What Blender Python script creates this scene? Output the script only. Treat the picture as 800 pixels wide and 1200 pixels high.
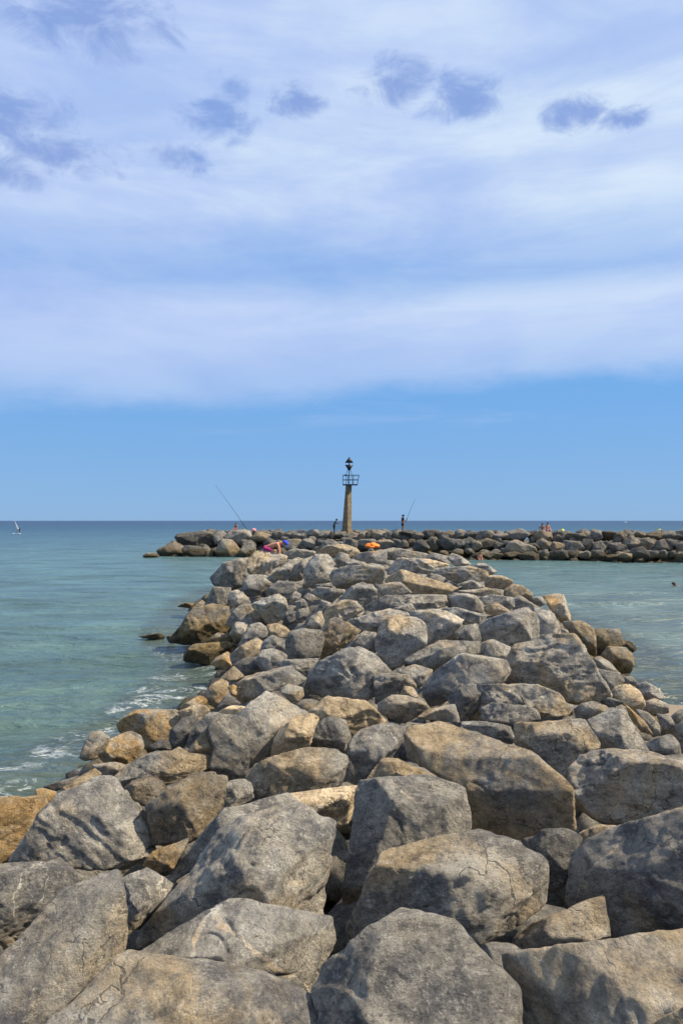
import bpy, bmesh, math, random
import numpy as np
from mathutils import Vector, Matrix
R = math.radians
for o in list(bpy.data.objects):
    bpy.data.objects.remove(o, do_unlink=True)
scene = bpy.context.scene
COL = scene.collection

# ------------------------------------------------------------------ camera
CAM_H = 3.9                      # metres above the water
FPX = 873.0                      # focal length in photo pixels (800 x 1200)
HORIZON = 610.0
cam_d = bpy.data.cameras.new('camera')
cam = bpy.data.objects.new('camera', cam_d)
COL.objects.link(cam)
cam.location = (0, 0, CAM_H)
cam.rotation_euler = (R(90), 0, 0)
cam_d.sensor_fit = 'VERTICAL'
cam_d.sensor_height = 36.0
cam_d.lens = 36.0 * FPX / 1200.0
cam_d.shift_y = (HORIZON - 600.0) / 1200.0
cam_d.clip_start = 0.1
cam_d.clip_end = 40000
scene.camera = cam

# ------------------------------------------------------------------ light
SUN_EL, SUN_AZ = 46.0, 90.0     # azimuth measured from the view direction towards the right
sun_d = bpy.data.lights.new('sun', 'SUN')
sun_d.energy = 5.0
sun_d.angle = R(0.55)
sun_d.color = (1.0, 0.87, 0.68)
sun = bpy.data.objects.new('sun', sun_d)
COL.objects.link(sun)
sdir = Vector((math.sin(R(SUN_AZ)) * math.cos(R(SUN_EL)), math.cos(R(SUN_AZ)) * math.cos(R(SUN_EL)), math.sin(R(SUN_EL))))
sun.rotation_euler = sdir.to_track_quat('Z', 'Y').to_euler()
sun.location = (30, 0, 40)

vs = scene.view_settings
vs.view_transform = 'Standard'
vs.look = 'None'
vs.exposure = 0.52
vs.gamma = 1.0
vs.use_curve_mapping = False

# ------------------------------------------------------------------ node helper
class NT:
    def __init__(self, tree):
        self.t = tree
        tree.nodes.clear()
    def n(self, kind, **kw):
        nd = self.t.nodes.new(kind)
        for k, v in kw.items():
            setattr(nd, k, v)
        return nd
    def put(self, sock, v):
        if isinstance(v, bpy.types.NodeSocket):
            self.t.links.new(v, sock)
        else:
            if isinstance(v, (tuple, list)) and len(v) == 3 and sock.type == 'RGBA':
                v = (*v, 1.0)
            sock.default_value = v
    def m(self, op, a, b=0.0, c=None, clamp=False):
        nd = self.n('ShaderNodeMath', operation=op, use_clamp=clamp)
        self.put(nd.inputs[0], a); self.put(nd.inputs[1], b)
        if c is not None: self.put(nd.inputs[2], c)
        return nd.outputs[0]
    def vm(self, op, a, b=None):
        nd = self.n('ShaderNodeVectorMath', operation=op)
        self.put(nd.inputs[0], a)
        if b is not None: self.put(nd.inputs[1], b)
        return nd.outputs[0]
    def mix(self, f, a, b, blend='MIX'):
        nd = self.n('ShaderNodeMix', data_type='RGBA', blend_type=blend)
        self.put(nd.inputs[0], f); self.put(nd.inputs[6], a); self.put(nd.inputs[7], b)
        return nd.outputs[2]
    def step(self, v, lo, hi, a=0.0, b=1.0):
        nd = self.n('ShaderNodeMapRange', interpolation_type='SMOOTHSTEP')
        self.put(nd.inputs[0], v)
        for i, q in enumerate((lo, hi, a, b)): self.put(nd.inputs[1 + i], q)
        return nd.outputs[0]
    def lin(self, v, lo, hi, a=0.0, b=1.0):
        nd = self.n('ShaderNodeMapRange')
        self.put(nd.inputs[0], v)
        for i, q in enumerate((lo, hi, a, b)): self.put(nd.inputs[1 + i], q)
        return nd.outputs[0]
    def noise(self, vec, scale, detail=4.0, rough=0.55, dist=0.0, out=0):
        nd = self.n('ShaderNodeTexNoise')
        self.put(nd.inputs['Vector'], vec); self.put(nd.inputs['Scale'], scale)
        self.put(nd.inputs['Detail'], detail); self.put(nd.inputs['Roughness'], rough)
        self.put(nd.inputs['Distortion'], dist)
        return nd.outputs[out]
    def ramp(self, f, stops):
        nd = self.n('ShaderNodeValToRGB')
        el = nd.color_ramp.elements
        while len(el) < len(stops): el.new(0.5)
        for e, (p, c) in zip(el, stops):
            e.position = p; e.color = (*c, 1.0)
        self.put(nd.inputs[0], f)
        return nd.outputs[0]
    def xyz(self, v):
        nd = self.n('ShaderNodeSeparateXYZ'); self.put(nd.inputs[0], v); return nd.outputs
    def comb(self, x, y, z):
        nd = self.n('ShaderNodeCombineXYZ')
        self.put(nd.inputs[0], x); self.put(nd.inputs[1], y); self.put(nd.inputs[2], z)
        return nd.outputs[0]

GAIN = 2 ** vs.exposure
def lin(r, g, b):
    return tuple(((c / 255.0 + 0.055) / 1.055) ** 2.4 if c > 10 else c / 255.0 / 12.92 for c in (r, g, b))

# ------------------------------------------------------------------ sky: Nishita air under a broken layer of cloud
world = bpy.data.worlds.new('World')
scene.world = world
world.use_nodes = True
w = NT(world.node_tree)
SKY_STRENGTH = 0.1
sky = w.n('ShaderNodeTexSky', sky_type='NISHITA')
sky.sun_disc = False
sky.sun_elevation = R(SUN_EL)
sky.sun_rotation = R(SUN_AZ)
sky.air_density = 1.0
sky.dust_density = 0.2
sky.ozone_density = 4.0
tc = w.n('ShaderNodeTexCoord')
D = w.vm('NORMALIZE', tc.outputs['Generated'])
dx, dy, dz = w.xyz(D)
az = w.m('ARCTAN2', dx, dy)                      # radians, 0 ahead, + right
el = w.m('ARCSINE', dz)
azd = w.m('MULTIPLY', az, 180 / math.pi)
eld = w.m('MULTIPLY', el, 180 / math.pi)
# seamless coordinates for stretched noise: direction on a squeezed sphere
stretch = w.vm('MULTIPLY', D, (1.0, 1.0, 3.2))
n_big = w.noise(stretch, 1.6, 5, 0.55)
n_mid = w.noise(stretch, 4.5, 6, 0.6, 0.3)
n_fine = w.noise(w.vm('MULTIPLY', D, (1.0, 1.0, 2.2)), 14.0, 6, 0.62, 0.2)
strat = w.noise(w.vm('MULTIPLY', D, (1.0, 1.0, 5.5)), 2.4, 7, 0.58, 0.5)
soft = w.noise(w.vm('MULTIPLY', D, (1.0, 1.0, 2.6)), 2.3, 4, 0.5, 0.3)
# lower edge of the cloud deck
edge = w.m('ADD', 9.3, w.m('MULTIPLY', w.m('SUBTRACT', n_mid, 0.5), 3.0))
edge = w.m('ADD', edge, w.m('MULTIPLY', w.m('SUBTRACT', n_fine, 0.5), 1.5))
edge = w.m('ADD', edge, w.m('MULTIPLY', w.m('SINE', w.m('ADD', az, -0.05)), 2.6))
deck = w.step(w.m('SUBTRACT', eld, edge), -0.8, 1.5)
# thin wisps beneath
wisp = w.step(strat, 0.55, 0.72, 0.0, 0.30)
wisp = w.m('MULTIPLY', wisp, w.step(eld, 5.0, 9.0))
dens = w.step(w.m('ADD', w.m('MULTIPLY', n_big, 0.5), w.m('MULTIPLY', strat, 0.5)), 0.34, 0.60, 0.70, 0.98)
gap = w.m('MULTIPLY', w.step(eld, 15.6, 18.0), w.m('SUBTRACT', 1.0, w.step(eld, 18.6, 23.5)))
dens = w.m('SUBTRACT', dens, w.m('MULTIPLY', w.m('MULTIPLY', gap, 0.48), w.step(soft, 0.30, 0.60)))
rimfade = w.step(w.m('SUBTRACT', eld, edge), 0.0, 6.0, 0.58, 1.0)
dens = w.m('MULTIPLY', dens, rimfade)
cover = w.m('MAXIMUM', w.m('MULTIPLY', deck, dens), w.m('MULTIPLY', wisp, w.m('SUBTRACT', 1.0, deck)))
bright = w.m('ADD', w.step(strat, 0.30, 0.72, 0.0, 0.40), w.step(soft, 0.32, 0.66, 0.08, 0.72))
bright = w.m('ADD', bright, w.m('MULTIPLY', w.m('SUBTRACT', n_fine, 0.5), 0.55))
bright = w.m('ADD', bright, w.m('MULTIPLY', w.m('SINE', w.m('ADD', az, 0.05)), 0.5), clamp=True)
bright = w.m('MULTIPLY', bright, w.step(eld, 13.0, 22.0, 0.62, 1.0))
cloud = w.ramp(bright, ((0.0, lin(172, 195, 242)), (0.5, lin(194, 213, 248)), (1.0, lin(220, 236, 253))))
# darker puffs under the deck
warp = w.m('MULTIPLY', w.m('SUBTRACT', n_fine, 0.5), 1.0)
puffmask = None
for (px, py, sx, sy) in ((470, 98, 58, 26), (535, 112, 52, 24), (672, 130, 36, 20), (735, 138, 32, 13), (25, 140, 60, 32), (62, 180, 74, 24),
                         (252, 138, 46, 26), (215, 187, 42, 18), (268, 103, 28, 20), (100, 12, 90, 42), (340, 118, 36, 18), (-10, 192, 60, 20)):
    a0 = math.degrees(math.atan2(px - 400, FPX)); 
    e0 = math.degrees(math.atan2(HORIZON - py, math.hypot(FPX, px - 400)))
    k = math.degrees(1 / FPX) * 0.86
    ex = w.m('DIVIDE', w.m('SUBTRACT', azd, a0), sx * k * 1.2)
    ey = w.m('DIVIDE', w.m('SUBTRACT', eld, e0), sy * k * 1.1)
    dd = w.m('ADD', w.m('MULTIPLY', ex, ex), w.m('MULTIPLY', ey, ey))
    f = w.m('SUBTRACT', 1.0, dd)
    puffmask = f if puffmask is None else w.m('MAXIMUM', puffmask, f)
puffmask = w.m('MAXIMUM', puffmask, -1.2)
n_puff = w.noise(w.vm('MULTIPLY', D, (1.0, 1.0, 1.6)), 17.0, 9, 0.64, 0.5)
# the same puffs go on all round the sky
far_puffs = w.m('MULTIPLY', w.step(w.noise(w.vm('MULTIPLY', D, (1.0, 1.0, 1.8)), 5.0, 4, 0.5), 0.60, 0.72, -1.3, 0.7), w.step(w.m('ABSOLUTE', azd), 26, 34))
far_puffs = w.m('ADD', far_puffs, w.step(w.m('ABSOLUTE', azd), 26, 34, -1.3, 0.0))
puffmask = w.m('MAXIMUM', puffmask, far_puffs)
puff = w.m('ADD', puffmask, w.m('MULTIPLY', w.m('SUBTRACT', n_puff, 0.5), 5.2))
puff = w.m('MULTIPLY', w.step(puff, -0.35, 1.5), w.step(eld, 19, 23))
cloud = w.mix(w.m('MULTIPLY', puff, 0.95), cloud, lin(140, 166, 222))
cover = w.m('MAXIMUM', cover, w.m('MULTIPLY', puff, 0.8))
cloud10 = w.vm('MULTIPLY', cloud, (1 / SKY_STRENGTH / GAIN,) * 3)
# the photograph's air is a cooler, clearer blue than the model's
air = w.mix(1.0, sky.outputs[0], (0.80, 0.98, 1.14), 'MULTIPLY')
veil = w.ramp(w.lin(eld, 0.0, 24.0), ((0.0, lin(132, 174, 221)), (0.18, lin(126, 173, 225)), (0.42, lin(114, 171, 231)), (1.0, lin(108, 160, 234))))
air = w.mix(0.9, air, w.vm('MULTIPLY', veil, (1 / SKY_STRENGTH / GAIN,) * 3))
skycol = w.mix(cover, air, cloud10)
bg = w.n('ShaderNodeBackground')
w.put(bg.inputs[0], skycol)
bg.inputs[1].default_value = SKY_STRENGTH
wo = w.n('ShaderNodeOutputWorld')
w.t.links.new(bg.outputs[0], wo.inputs[0])

# ------------------------------------------------------------------ materials
def new_mat(name):
    m = bpy.data.materials.new(name); m.use_nodes = True
    t = NT(m.node_tree)
    b = t.n('ShaderNodeBsdfPrincipled'); o = t.n('ShaderNodeOutputMaterial')
    t.t.links.new(b.outputs[0], o.inputs[0])
    return m, t, b

def plain(name, col, rough=0.6, var=0.15, scale=20.0, metal=0.0, bump=0.0):
    m, t, b = new_mat(name)
    c = t.n('ShaderNodeTexCoord').outputs['Object']
    n = t.noise(c, scale, 4)
    k = t.lin(n, 0.25, 0.75, 1 - var, 1 + var)
    cc = t.vm('MULTIPLY', (*col,), t.comb(k, k, k))
    t.put(b.inputs['Base Color'], cc)
    b.inputs['Roughness'].default_value = rough
    b.inputs['Metallic'].default_value = metal
    if bump:
        bp = t.n('ShaderNodeBump'); bp.inputs['Strength'].default_value = bump; bp.inputs['Distance'].default_value = 0.02
        t.put(bp.inputs['Height'], n); t.t.links.new(bp.outputs[0], b.inputs['Normal'])
    return m

def rock_material():
    """Limestone armour stone. Object colour carries: R tan staining, G lightness, B veins, A ochre."""
    m, t, b = new_mat('limestone')
    oi = t.n('ShaderNodeObjectInfo')
    sc = t.n('ShaderNodeSeparateColor'); t.put(sc.inputs[0], oi.outputs['Color'])
    tan_k, light_k, vein_k = sc.outputs[0], sc.outputs[1], sc.outputs[2]
    ochre_k = oi.outputs['Alpha']
    tcn = t.n('ShaderNodeTexCoord')
    geo = t.n('ShaderNodeNewGeometry')
    off = t.vm('MULTIPLY', t.comb(oi.outputs['Random'], oi.outputs['Random'], oi.outputs['Random']), (71.0, 37.0, 53.0))
    gs = t.lin(t.m('FRACT', t.m('MULTIPLY', oi.outputs['Random'], 17.3)), 0.0, 1.0, 0.75, 1.5)
    grain = t.lin(t.m('FRACT', t.m('MULTIPLY', oi.outputs['Random'], 41.7)), 0.0, 1.0, 0.35, 1.15)
    P = t.vm('ADD', t.vm('MULTIPLY', tcn.outputs['Object'], t.comb(gs, gs, gs)), off)
    n1 = t.noise(P, 1.9, 6, 0.68, 0.1)
    n2 = t.noise(P, 6.0, 8, 0.74, 0.1)
    n3 = t.noise(P, 30.0, 5, 0.74, 0.1)
    n4 = t.noise(P, 95.0, 3, 0.6)
    # grey stone with blue-grey and warm zones
    base = t.ramp(n1, ((0.34, (0.125, 0.122, 0.120)), (0.46, (0.228, 0.212, 0.180)), (0.56, (0.322, 0.288, 0.228)), (0.68, (0.45, 0.40, 0.31))))
    base = t.mix(t.step(n2, 0.50, 0.62, 0.0, 0.70), base, (0.43, 0.395, 0.33))
    base = t.mix(t.step(n2, 0.49, 0.37, 0.0, 0.80), base, (0.080, 0.080, 0.083))
    big = t.noise(t.vm('ADD', P, (3.0, 9.0, 2.0)), 0.85, 3, 0.5)
    base = t.mix(t.step(big, 0.54, 0.66, 0.0, 0.45), base, (0.43, 0.41, 0.365))
    base = t.mix(t.step(big, 0.47, 0.34, 0.0, 0.45), base, (0.125, 0.128, 0.138))
    # fracture striations
    vr = t.n('ShaderNodeVectorRotate', rotation_type='AXIS_ANGLE'); t.put(vr.inputs['Vector'], P)
    vr.inputs['Axis'].default_value = (0.35, 0.25, 0.9); t.put(vr.inputs['Angle'], t.m('MULTIPLY', oi.outputs['Random'], 63.0))
    ln = t.noise(t.vm('MULTIPLY', vr.outputs[0], (1.6, 7.0, 3.0)), 1.6, 5, 0.68, 0.3)
    base = t.mix(t.step(ln, 0.46, 0.34, 0.0, 0.55), base, (0.07, 0.068, 0.066))
    base = t.mix(t.step(ln, 0.57, 0.68, 0.0, 0.40), base, (0.47, 0.44, 0.38))
    # tan staining
    tn = t.noise(t.vm('ADD', P, (9.1, 3.3, 5.7)), 1.15, 5, 0.62, 0.5)
    thr = t.lin(tan_k, 0.0, 1.0, 0.74, 0.30)
    tmask = t.step(t.m('SUBTRACT', t.m('ADD', tn, t.m('MULTIPLY', t.m('SUBTRACT', n3, 0.5), 0.22)), thr), -0.03, 0.16)
    tan_c = t.ramp(n2, ((0.36, (0.19, 0.14, 0.078)), (0.50, (0.37, 0.272, 0.150)), (0.64, (0.54, 0.41, 0.24))))
    base = t.mix(t.m('MULTIPLY', tmask, 0.86), base, tan_c)
    # ochre / rust
    on = t.noise(t.vm('ADD', P, (2.1, 8.3, 1.7)), 1.9, 4, 0.6, 0.6)
    omask = t.step(t.m('SUBTRACT', on, t.lin(ochre_k, 0.0, 1.0, 0.80, 0.30)), -0.02, 0.14)
    ochre_c = t.ramp(n2, ((0.3, (0.20, 0.115, 0.036)), (0.5, (0.40, 0.245, 0.085)), (0.72, (0.56, 0.38, 0.16))))
    base = t.mix(t.m('MULTIPLY', omask, 0.85), base, ochre_c)
    # scratches and speckle
    spk = t.step(n3, 0.55, 0.66, 0.0, 0.60)
    base = t.mix(t.m('MULTIPLY', spk, grain), base, (0.50, 0.46, 0.39))
    pit = t.step(n3, 0.46, 0.36, 0.0, 0.70)
    base = t.mix(t.m('MULTIPLY', pit, grain), base, (0.085, 0.080, 0.075))
    base = t.mix(t.step(n4, 0.58, 0.72, 0.0, 0.35), base, (0.52, 0.48, 0.41))
    base = t.mix(t.step(n4, 0.42, 0.30, 0.0, 0.45), base, (0.06, 0.057, 0.055))
    # calcite veins: wavering planes through the block
    O = tcn.outputs['Object']
    rnd = oi.outputs['Random']
    vmask = None
    for q, (fx, fy, fz) in enumerate(((37.0, 91.0, 53.0), (71.0, 29.0, 83.0))):
        nv = t.vm('NORMALIZE', t.comb(t.m('SINE', t.m('MULTIPLY', rnd, fx)), t.m('SINE', t.m('MULTIPLY', rnd, fy)), t.m('MULTIPLY', 0.4, t.m('SINE', t.m('MULTIPLY', rnd, fz)))))
        dt = t.n('ShaderNodeVectorMath', operation='DOT_PRODUCT'); t.put(dt.inputs[0], O); t.put(dt.inputs[1], nv)
        sd = t.m('ADD', dt.outputs['Value'], t.m('MULTIPLY', t.m('SUBTRACT', n1, 0.5), 0.30))
        sd = t.m('SUBTRACT', sd, t.m('MULTIPLY', 0.16, t.m('SINE', t.m('MULTIPLY', rnd, 131.0 + 57 * q))))
        wd = t.m('MULTIPLY', t.m('MULTIPLY', vein_k, 0.016), t.step(n2, 0.42, 0.60))
        vm_ = t.step(t.m('SUBTRACT', wd, t.m('ABSOLUTE', sd)), -0.002, 0.003)
        vmask = vm_ if vmask is None else t.m('MAXIMUM', vmask, vm_)
    vmask = t.m('MULTIPLY', vmask, t.step(vein_k, 0.30, 0.45))
    base = t.mix(t.m('MULTIPLY', vmask, 0.75), base, t.mix(t.step(n1, 0.4, 0.6), (0.66, 0.62, 0.54), (0.62, 0.42, 0.20)))
    # hairline cracks and thin pale streaks
    cw = t.vm('ADD', P, t.vm('MULTIPLY', t.noise(P, 2.4, 4, 0.62, 0.0, 1), (0.55, 0.55, 0.55)))
    cv = t.n('ShaderNodeTexVoronoi', feature='DISTANCE_TO_EDGE'); t.put(cv.inputs['Vector'], cw); cv.inputs['Scale'].default_value = 2.6
    crk = t.m('MULTIPLY', t.step(cv.outputs['Distance'], 0.022, 0.006), t.step(n1, 0.49, 0.60))
    base = t.mix(t.m('MULTIPLY', crk, 0.6), base, (0.045, 0.042, 0.040))
    strk = t.m('MULTIPLY', t.step(t.m('ABSOLUTE', t.m('SUBTRACT', ln, 0.53)), 0.012, 0.004), t.step(n2, 0.50, 0.60))
    base = t.mix(t.m('MULTIPLY', strk, 0.7), base, (0.60, 0.56, 0.47))
    # overall lightness of the block
    k = t.lin(light_k, 0.0, 1.0, 0.40, 2.50)
    base = t.vm('MULTIPLY', base, t.comb(k, k, k))
    # algae and damp in the tidal band
    pz = t.xyz(geo.outputs['Position'])[2]
    zz = t.m('ADD', pz, t.m('MULTIPLY', t.m('SUBTRACT', n1, 0.5), 0.9))
    alg = t.step(zz, 1.05, 0.40, 0.0, 0.85)
    alg_c = t.ramp(n2, ((0.34, (0.085, 0.060, 0.022)), (0.50, (0.235, 0.165, 0.056)), (0.66, (0.40, 0.29, 0.115))))
    ka = t.m('MINIMUM', k, 1.25)
    base = t.mix(alg, base, t.vm('MULTIPLY', alg_c, t.comb(ka, ka, ka)))
    wet = t.step(t.m('ADD', pz, t.m('MULTIPLY', t.m('SUBTRACT', n2, 0.5), 0.50)), 0.62, 0.30)
    base = t.mix(t.m('MULTIPLY', wet, 0.72), base, (0.028, 0.024, 0.016))
    t.put(b.inputs['Base Color'], base)
    t.put(b.inputs['Roughness'], t.lin(wet, 0.0, 1.0, 0.88, 0.35))
    b.inputs['Specular IOR Level'].default_value = 0.3
    # fine relief
    def fractal(scale, kind, detail=10, rough=0.7, lac=2.1):
        nd = t.n('ShaderNodeTexNoise', noise_type=kind)
        nd.normalize = True if kind == 'FBM' else False
        t.put(nd.inputs['Vector'], P); nd.inputs['Scale'].default_value = scale; nd.inputs['Detail'].default_value = detail
        nd.inputs['Roughness'].default_value = rough; nd.inputs['Lacunarity'].default_value = lac
        return nd.outputs[0]
    mus = fractal(7.0, 'FBM', 8, 0.76, 2.2)
    wv = t.vm('ADD', P, t.vm('MULTIPLY', t.noise(P, 6.0, 4, 0.6, 0.0, 1), (0.12, 0.12, 0.12)))
    def cells(scale):
        vo = t.n('ShaderNodeTexVoronoi', feature='F1'); t.put(vo.inputs['Vector'], wv); vo.inputs['Scale'].default_value = scale
        cs = t.n('ShaderNodeSeparateColor'); t.put(cs.inputs[0], vo.outputs['Color'])
        return t.m('ADD', t.m('MULTIPLY', vo.outputs['Distance'], 0.5), t.m('MULTIPLY', cs.outputs[0], 0.5))
    h = t.m('ADD', t.m('MULTIPLY', mus, 1.35), t.m('MULTIPLY', cells(6.5), 0.42))
    h = t.m('ADD', h, t.m('MULTIPLY', ln, 0.45))
    h = t.m('SUBTRACT', h, t.m('MULTIPLY', crk, 0.22))
    h = t.m('ADD', h, t.m('MULTIPLY', n3, 0.30))
    bp = t.n('ShaderNodeBump'); bp.inputs['Strength'].default_value = 1.0; bp.inputs['Distance'].default_value = 0.115
    t.put(bp.inputs['Height'], h); t.t.links.new(bp.outputs[0], b.inputs['Normal'])
    return m

def water_material():
    m, t, b = new_mat('sea_water')
    geo = t.n('ShaderNodeNewGeometry')
    P = geo.outputs['Position']
    x, y, z = t.xyz(P)
    dist = t.m('SQRT', t.m('ADD', t.m('MULTIPLY', x, x), t.m('MULTIPLY', y, y)))
    lg = t.m('LOGARITHM', t.m('MAXIMUM', dist, 1.0), 10.0)
    big = t.noise(t.vm('MULTIPLY', P, (0.25, 1.0, 1.0)), 0.035, 5, 0.6)
    lg2 = t.m('ADD', lg, t.m('MULTIPLY', t.m('SUBTRACT', big, 0.5), 0.30))
    col = t.ramp(t.lin(lg2, 0.9, 3.3), ((0.0, (0.082, 0.122, 0.100)), (0.24, (0.080, 0.142, 0.128)), (0.42, (0.070, 0.140, 0.146)), (0.56, (0.034, 0.098, 0.130)),
                                       (0.70, (0.010, 0.058, 0.105)), (0.92, (0.005, 0.030, 0.080))))
    # shallow sandy water on the sheltered right side
    shal = t.m('MULTIPLY', t.step(x, 4.0, 14.0), t.step(y, 62.0, 12.0))
    col = t.mix(t.m('MULTIPLY', shal, 0.7), col, (0.165, 0.185, 0.150))
    patch = t.noise(t.vm('MULTIPLY', P, (0.5, 1.0, 1.0)), 0.35, 6, 0.6, 0.5)
    kk = t.lin(patch, 0.3, 0.7, 0.60, 1.35)
    col = t.vm('MULTIPLY', col, t.comb(kk, kk, kk))
    # foam from the small surf along the left flank
    fm = t.m('MULTIPLY', t.step(x, -11.0, -5.0), t.m('MULTIPLY', t.step(x, 1.0, -2.0), t.step(y, 27.0, 14.0)))
    fn = t.noise(t.vm('MULTIPLY', P, (0.8, 1.0, 1.0)), 1.5, 8, 0.68, 1.6)
    lace = t.m('SUBTRACT', 1.0, t.m('MULTIPLY', t.m('ABSOLUTE', t.m('SUBTRACT', fn, 0.5)), 14.0), clamp=True)
    fpatch = t.step(t.noise(P, 0.55, 4, 0.6, 0.5), 0.50, 0.70)
    foam = t.m('MULTIPLY', t.m('MULTIPLY', lace, fpatch), fm)
    sh = t.n('ShaderNodeAttribute', attribute_name='shore').outputs['Fac']
    wash = t.m('MULTIPLY', t.m('MULTIPLY', lace, t.step(t.noise(P, 0.8, 4, 0.6, 0.5), 0.36, 0.60)), t.step(sh, 0.15, 0.9))
    foam = t.m('MAXIMUM', foam, t.m('MULTIPLY', wash, t.m('MULTIPLY', t.step(x, 2.0, -1.0, 0.12, 1.0), t.step(y, 34.0, 13.0, 0.25, 1.0))))
    col = t.mix(t.m('MULTIPLY', t.step(sh, 0.2, 1.0), 0.55), col, (0.060, 0.062, 0.040))
    foam = t.step(foam, 0.25, 0.95, 0.0, 0.60)
    col = t.mix(foam, col, (0.72, 0.76, 0.76))
    t.put(b.inputs['Base Color'], col)
    t.put(b.inputs['Roughness'], t.m('ADD', t.lin(lg, 1.0, 2.6, 0.14, 0.34), t.m('MULTIPLY', foam, 0.4)))
    b.inputs['IOR'].default_value = 1.33
    b.inputs['Specular IOR Level'].default_value = 0.42
    r1 = t.noise(t.vm('MULTIPLY', P, (0.45, 1.0, 1.0)), 3.2, 5, 0.6, 0.6)
    r2 = t.noise(t.vm('MULTIPLY', P, (0.35, 1.0, 1.0)), 0.55, 5, 0.6, 0.4)
    r3 = t.noise(t.vm('MULTIPLY', P, (0.3, 1.0, 1.0)), 0.07, 5, 0.6, 0.2)
    h = t.m('ADD', t.m('MULTIPLY', r1, 0.24), t.m('MULTIPLY', r2, 0.95))
    h = t.m('ADD', h, t.m('MULTIPLY', r3, 3.5))
    bp = t.n('ShaderNodeBump'); bp.inputs['Strength'].default_value = 1.0; bp.inputs['Distance'].default_value = 1.0
    t.put(bp.inputs['Height'], h); t.t.links.new(bp.outputs[0], b.inputs['Normal'])
    return m

def concrete_material():
    m, t, b = new_mat('weathered_concrete')
    c = t.n('ShaderNodeTexCoord').outputs['Object']
    n = t.noise(c, 2.5, 8, 0.65, 0.3)
    s = t.noise(t.vm('MULTIPLY', c, (6.0, 6.0, 0.7)), 1.0, 5, 0.6)
    col = t.ramp(n, ((0.3, (0.10, 0.075, 0.045)), (0.55, (0.22, 0.165, 0.095)), (0.75, (0.32, 0.25, 0.155))))
    col = t.mix(t.step(s, 0.5, 0.7, 0.0, 0.55), col, (0.07, 0.052, 0.035))
    t.put(b.inputs['Base Color'], col); b.inputs['Roughness'].default_value = 0.9
    bp = t.n('ShaderNodeBump'); bp.inputs['Strength'].default_value = 0.5; bp.inputs['Distance'].default_value = 0.03
    t.put(bp.inputs['Height'], n); t.t.links.new(bp.outputs[0], b.inputs['Normal'])
    return m

def sand_material():
    m, t, b = new_mat('beach_sand')
    c = t.n('ShaderNodeNewGeometry').outputs['Position']
    n = t.noise(c, 2.0, 8, 0.65); n2 = t.noise(c, 60.0, 3)
    col = t.ramp(n, ((0.3, (0.26, 0.20, 0.13)), (0.7, (0.40, 0.32, 0.21))))
    z = t.xyz(c)[2]
    col = t.mix(t.step(z, 0.14, 0.02, 0.0, 0.6), col, (0.15, 0.12, 0.085))
    t.put(b.inputs['Base Color'], col); b.inputs['Roughness'].default_value = 0.85
    bp = t.n('ShaderNodeBump'); bp.inputs['Strength'].default_value = 0.5; bp.inputs['Distance'].default_value = 0.02
    t.put(bp.inputs['Height'], n2); t.t.links.new(bp.outputs[0], b.inputs['Normal'])
    return m

ROCK = rock_material()
WATER = water_material()
CONCRETE = concrete_material()
SAND = sand_material()
M = {
    'iron': plain('black_painted_iron', (0.012, 0.013, 0.016), 0.5, 0.2, 12),
    'rail': plain('grey_blue_railing_paint', (0.035, 0.05, 0.085), 0.5, 0.2, 12),
    'skin': plain('sunburnt_skin', (0.50, 0.22, 0.13), 0.6, 0.12, 9),
    'skin_brown': plain('tanned_skin', (0.30, 0.14, 0.085), 0.6, 0.12, 9),
    'skin_dark': plain('dark_skin', (0.06, 0.035, 0.025), 0.6, 0.12, 9),
    'hair': plain('dark_hair', (0.012, 0.010, 0.009), 0.7, 0.2, 60),
    'pink': plain('magenta_cloth', (0.32, 0.015, 0.13), 0.85, 0.2, 14, bump=0.3),
    'blue': plain('blue_cloth', (0.02, 0.055, 0.55), 0.8, 0.2, 14, bump=0.3),
    'navy': plain('navy_cloth', (0.018, 0.025, 0.055), 0.85, 0.2, 14),
    'black': plain('black_cloth', (0.012, 0.012, 0.014), 0.85, 0.2, 14),
    'red': plain('red_cloth', (0.35, 0.03, 0.04), 0.85, 0.2, 14),
    'orange': plain('orange_cloth', (0.90, 0.22, 0.025), 0.75, 0.18, 10, bump=0.3),
    'palepink': plain('pale_pink_cloth', (0.75, 0.30, 0.33), 0.8, 0.25, 10),
    'yellow': plain('yellow_buoy_plastic', (0.62, 0.58, 0.04), 0.45, 0.1, 6),
    'white': plain('white_sailcloth', (0.80, 0.82, 0.83), 0.6, 0.06, 3),
    'rod': plain('dark_carbon_rod', (0.02, 0.022, 0.03), 0.4, 0.1, 10),
    'teal': plain('grey_teal_cloth', (0.08, 0.13, 0.16), 0.85, 0.2, 14),
}

# ------------------------------------------------------------------ object helpers
def link(name, me, mat=None, parent=None):
    o = bpy.data.objects.new(name, me)
    COL.objects.link(o)
    if mat is not None: me.materials.append(mat)
    if parent is not None: o.parent = parent
    return o

def tag(o, label, cat, group=None):
    o['label'] = label; o['category'] = cat
    if group: o['group'] = group
    return o

def empty(name, loc, rz=0.0):
    o = bpy.data.objects.new(name, None); o.empty_display_size = 0.3
    COL.objects.link(o); o.location = loc; o.rotation_euler = (0, 0, rz)
    return o

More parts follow.
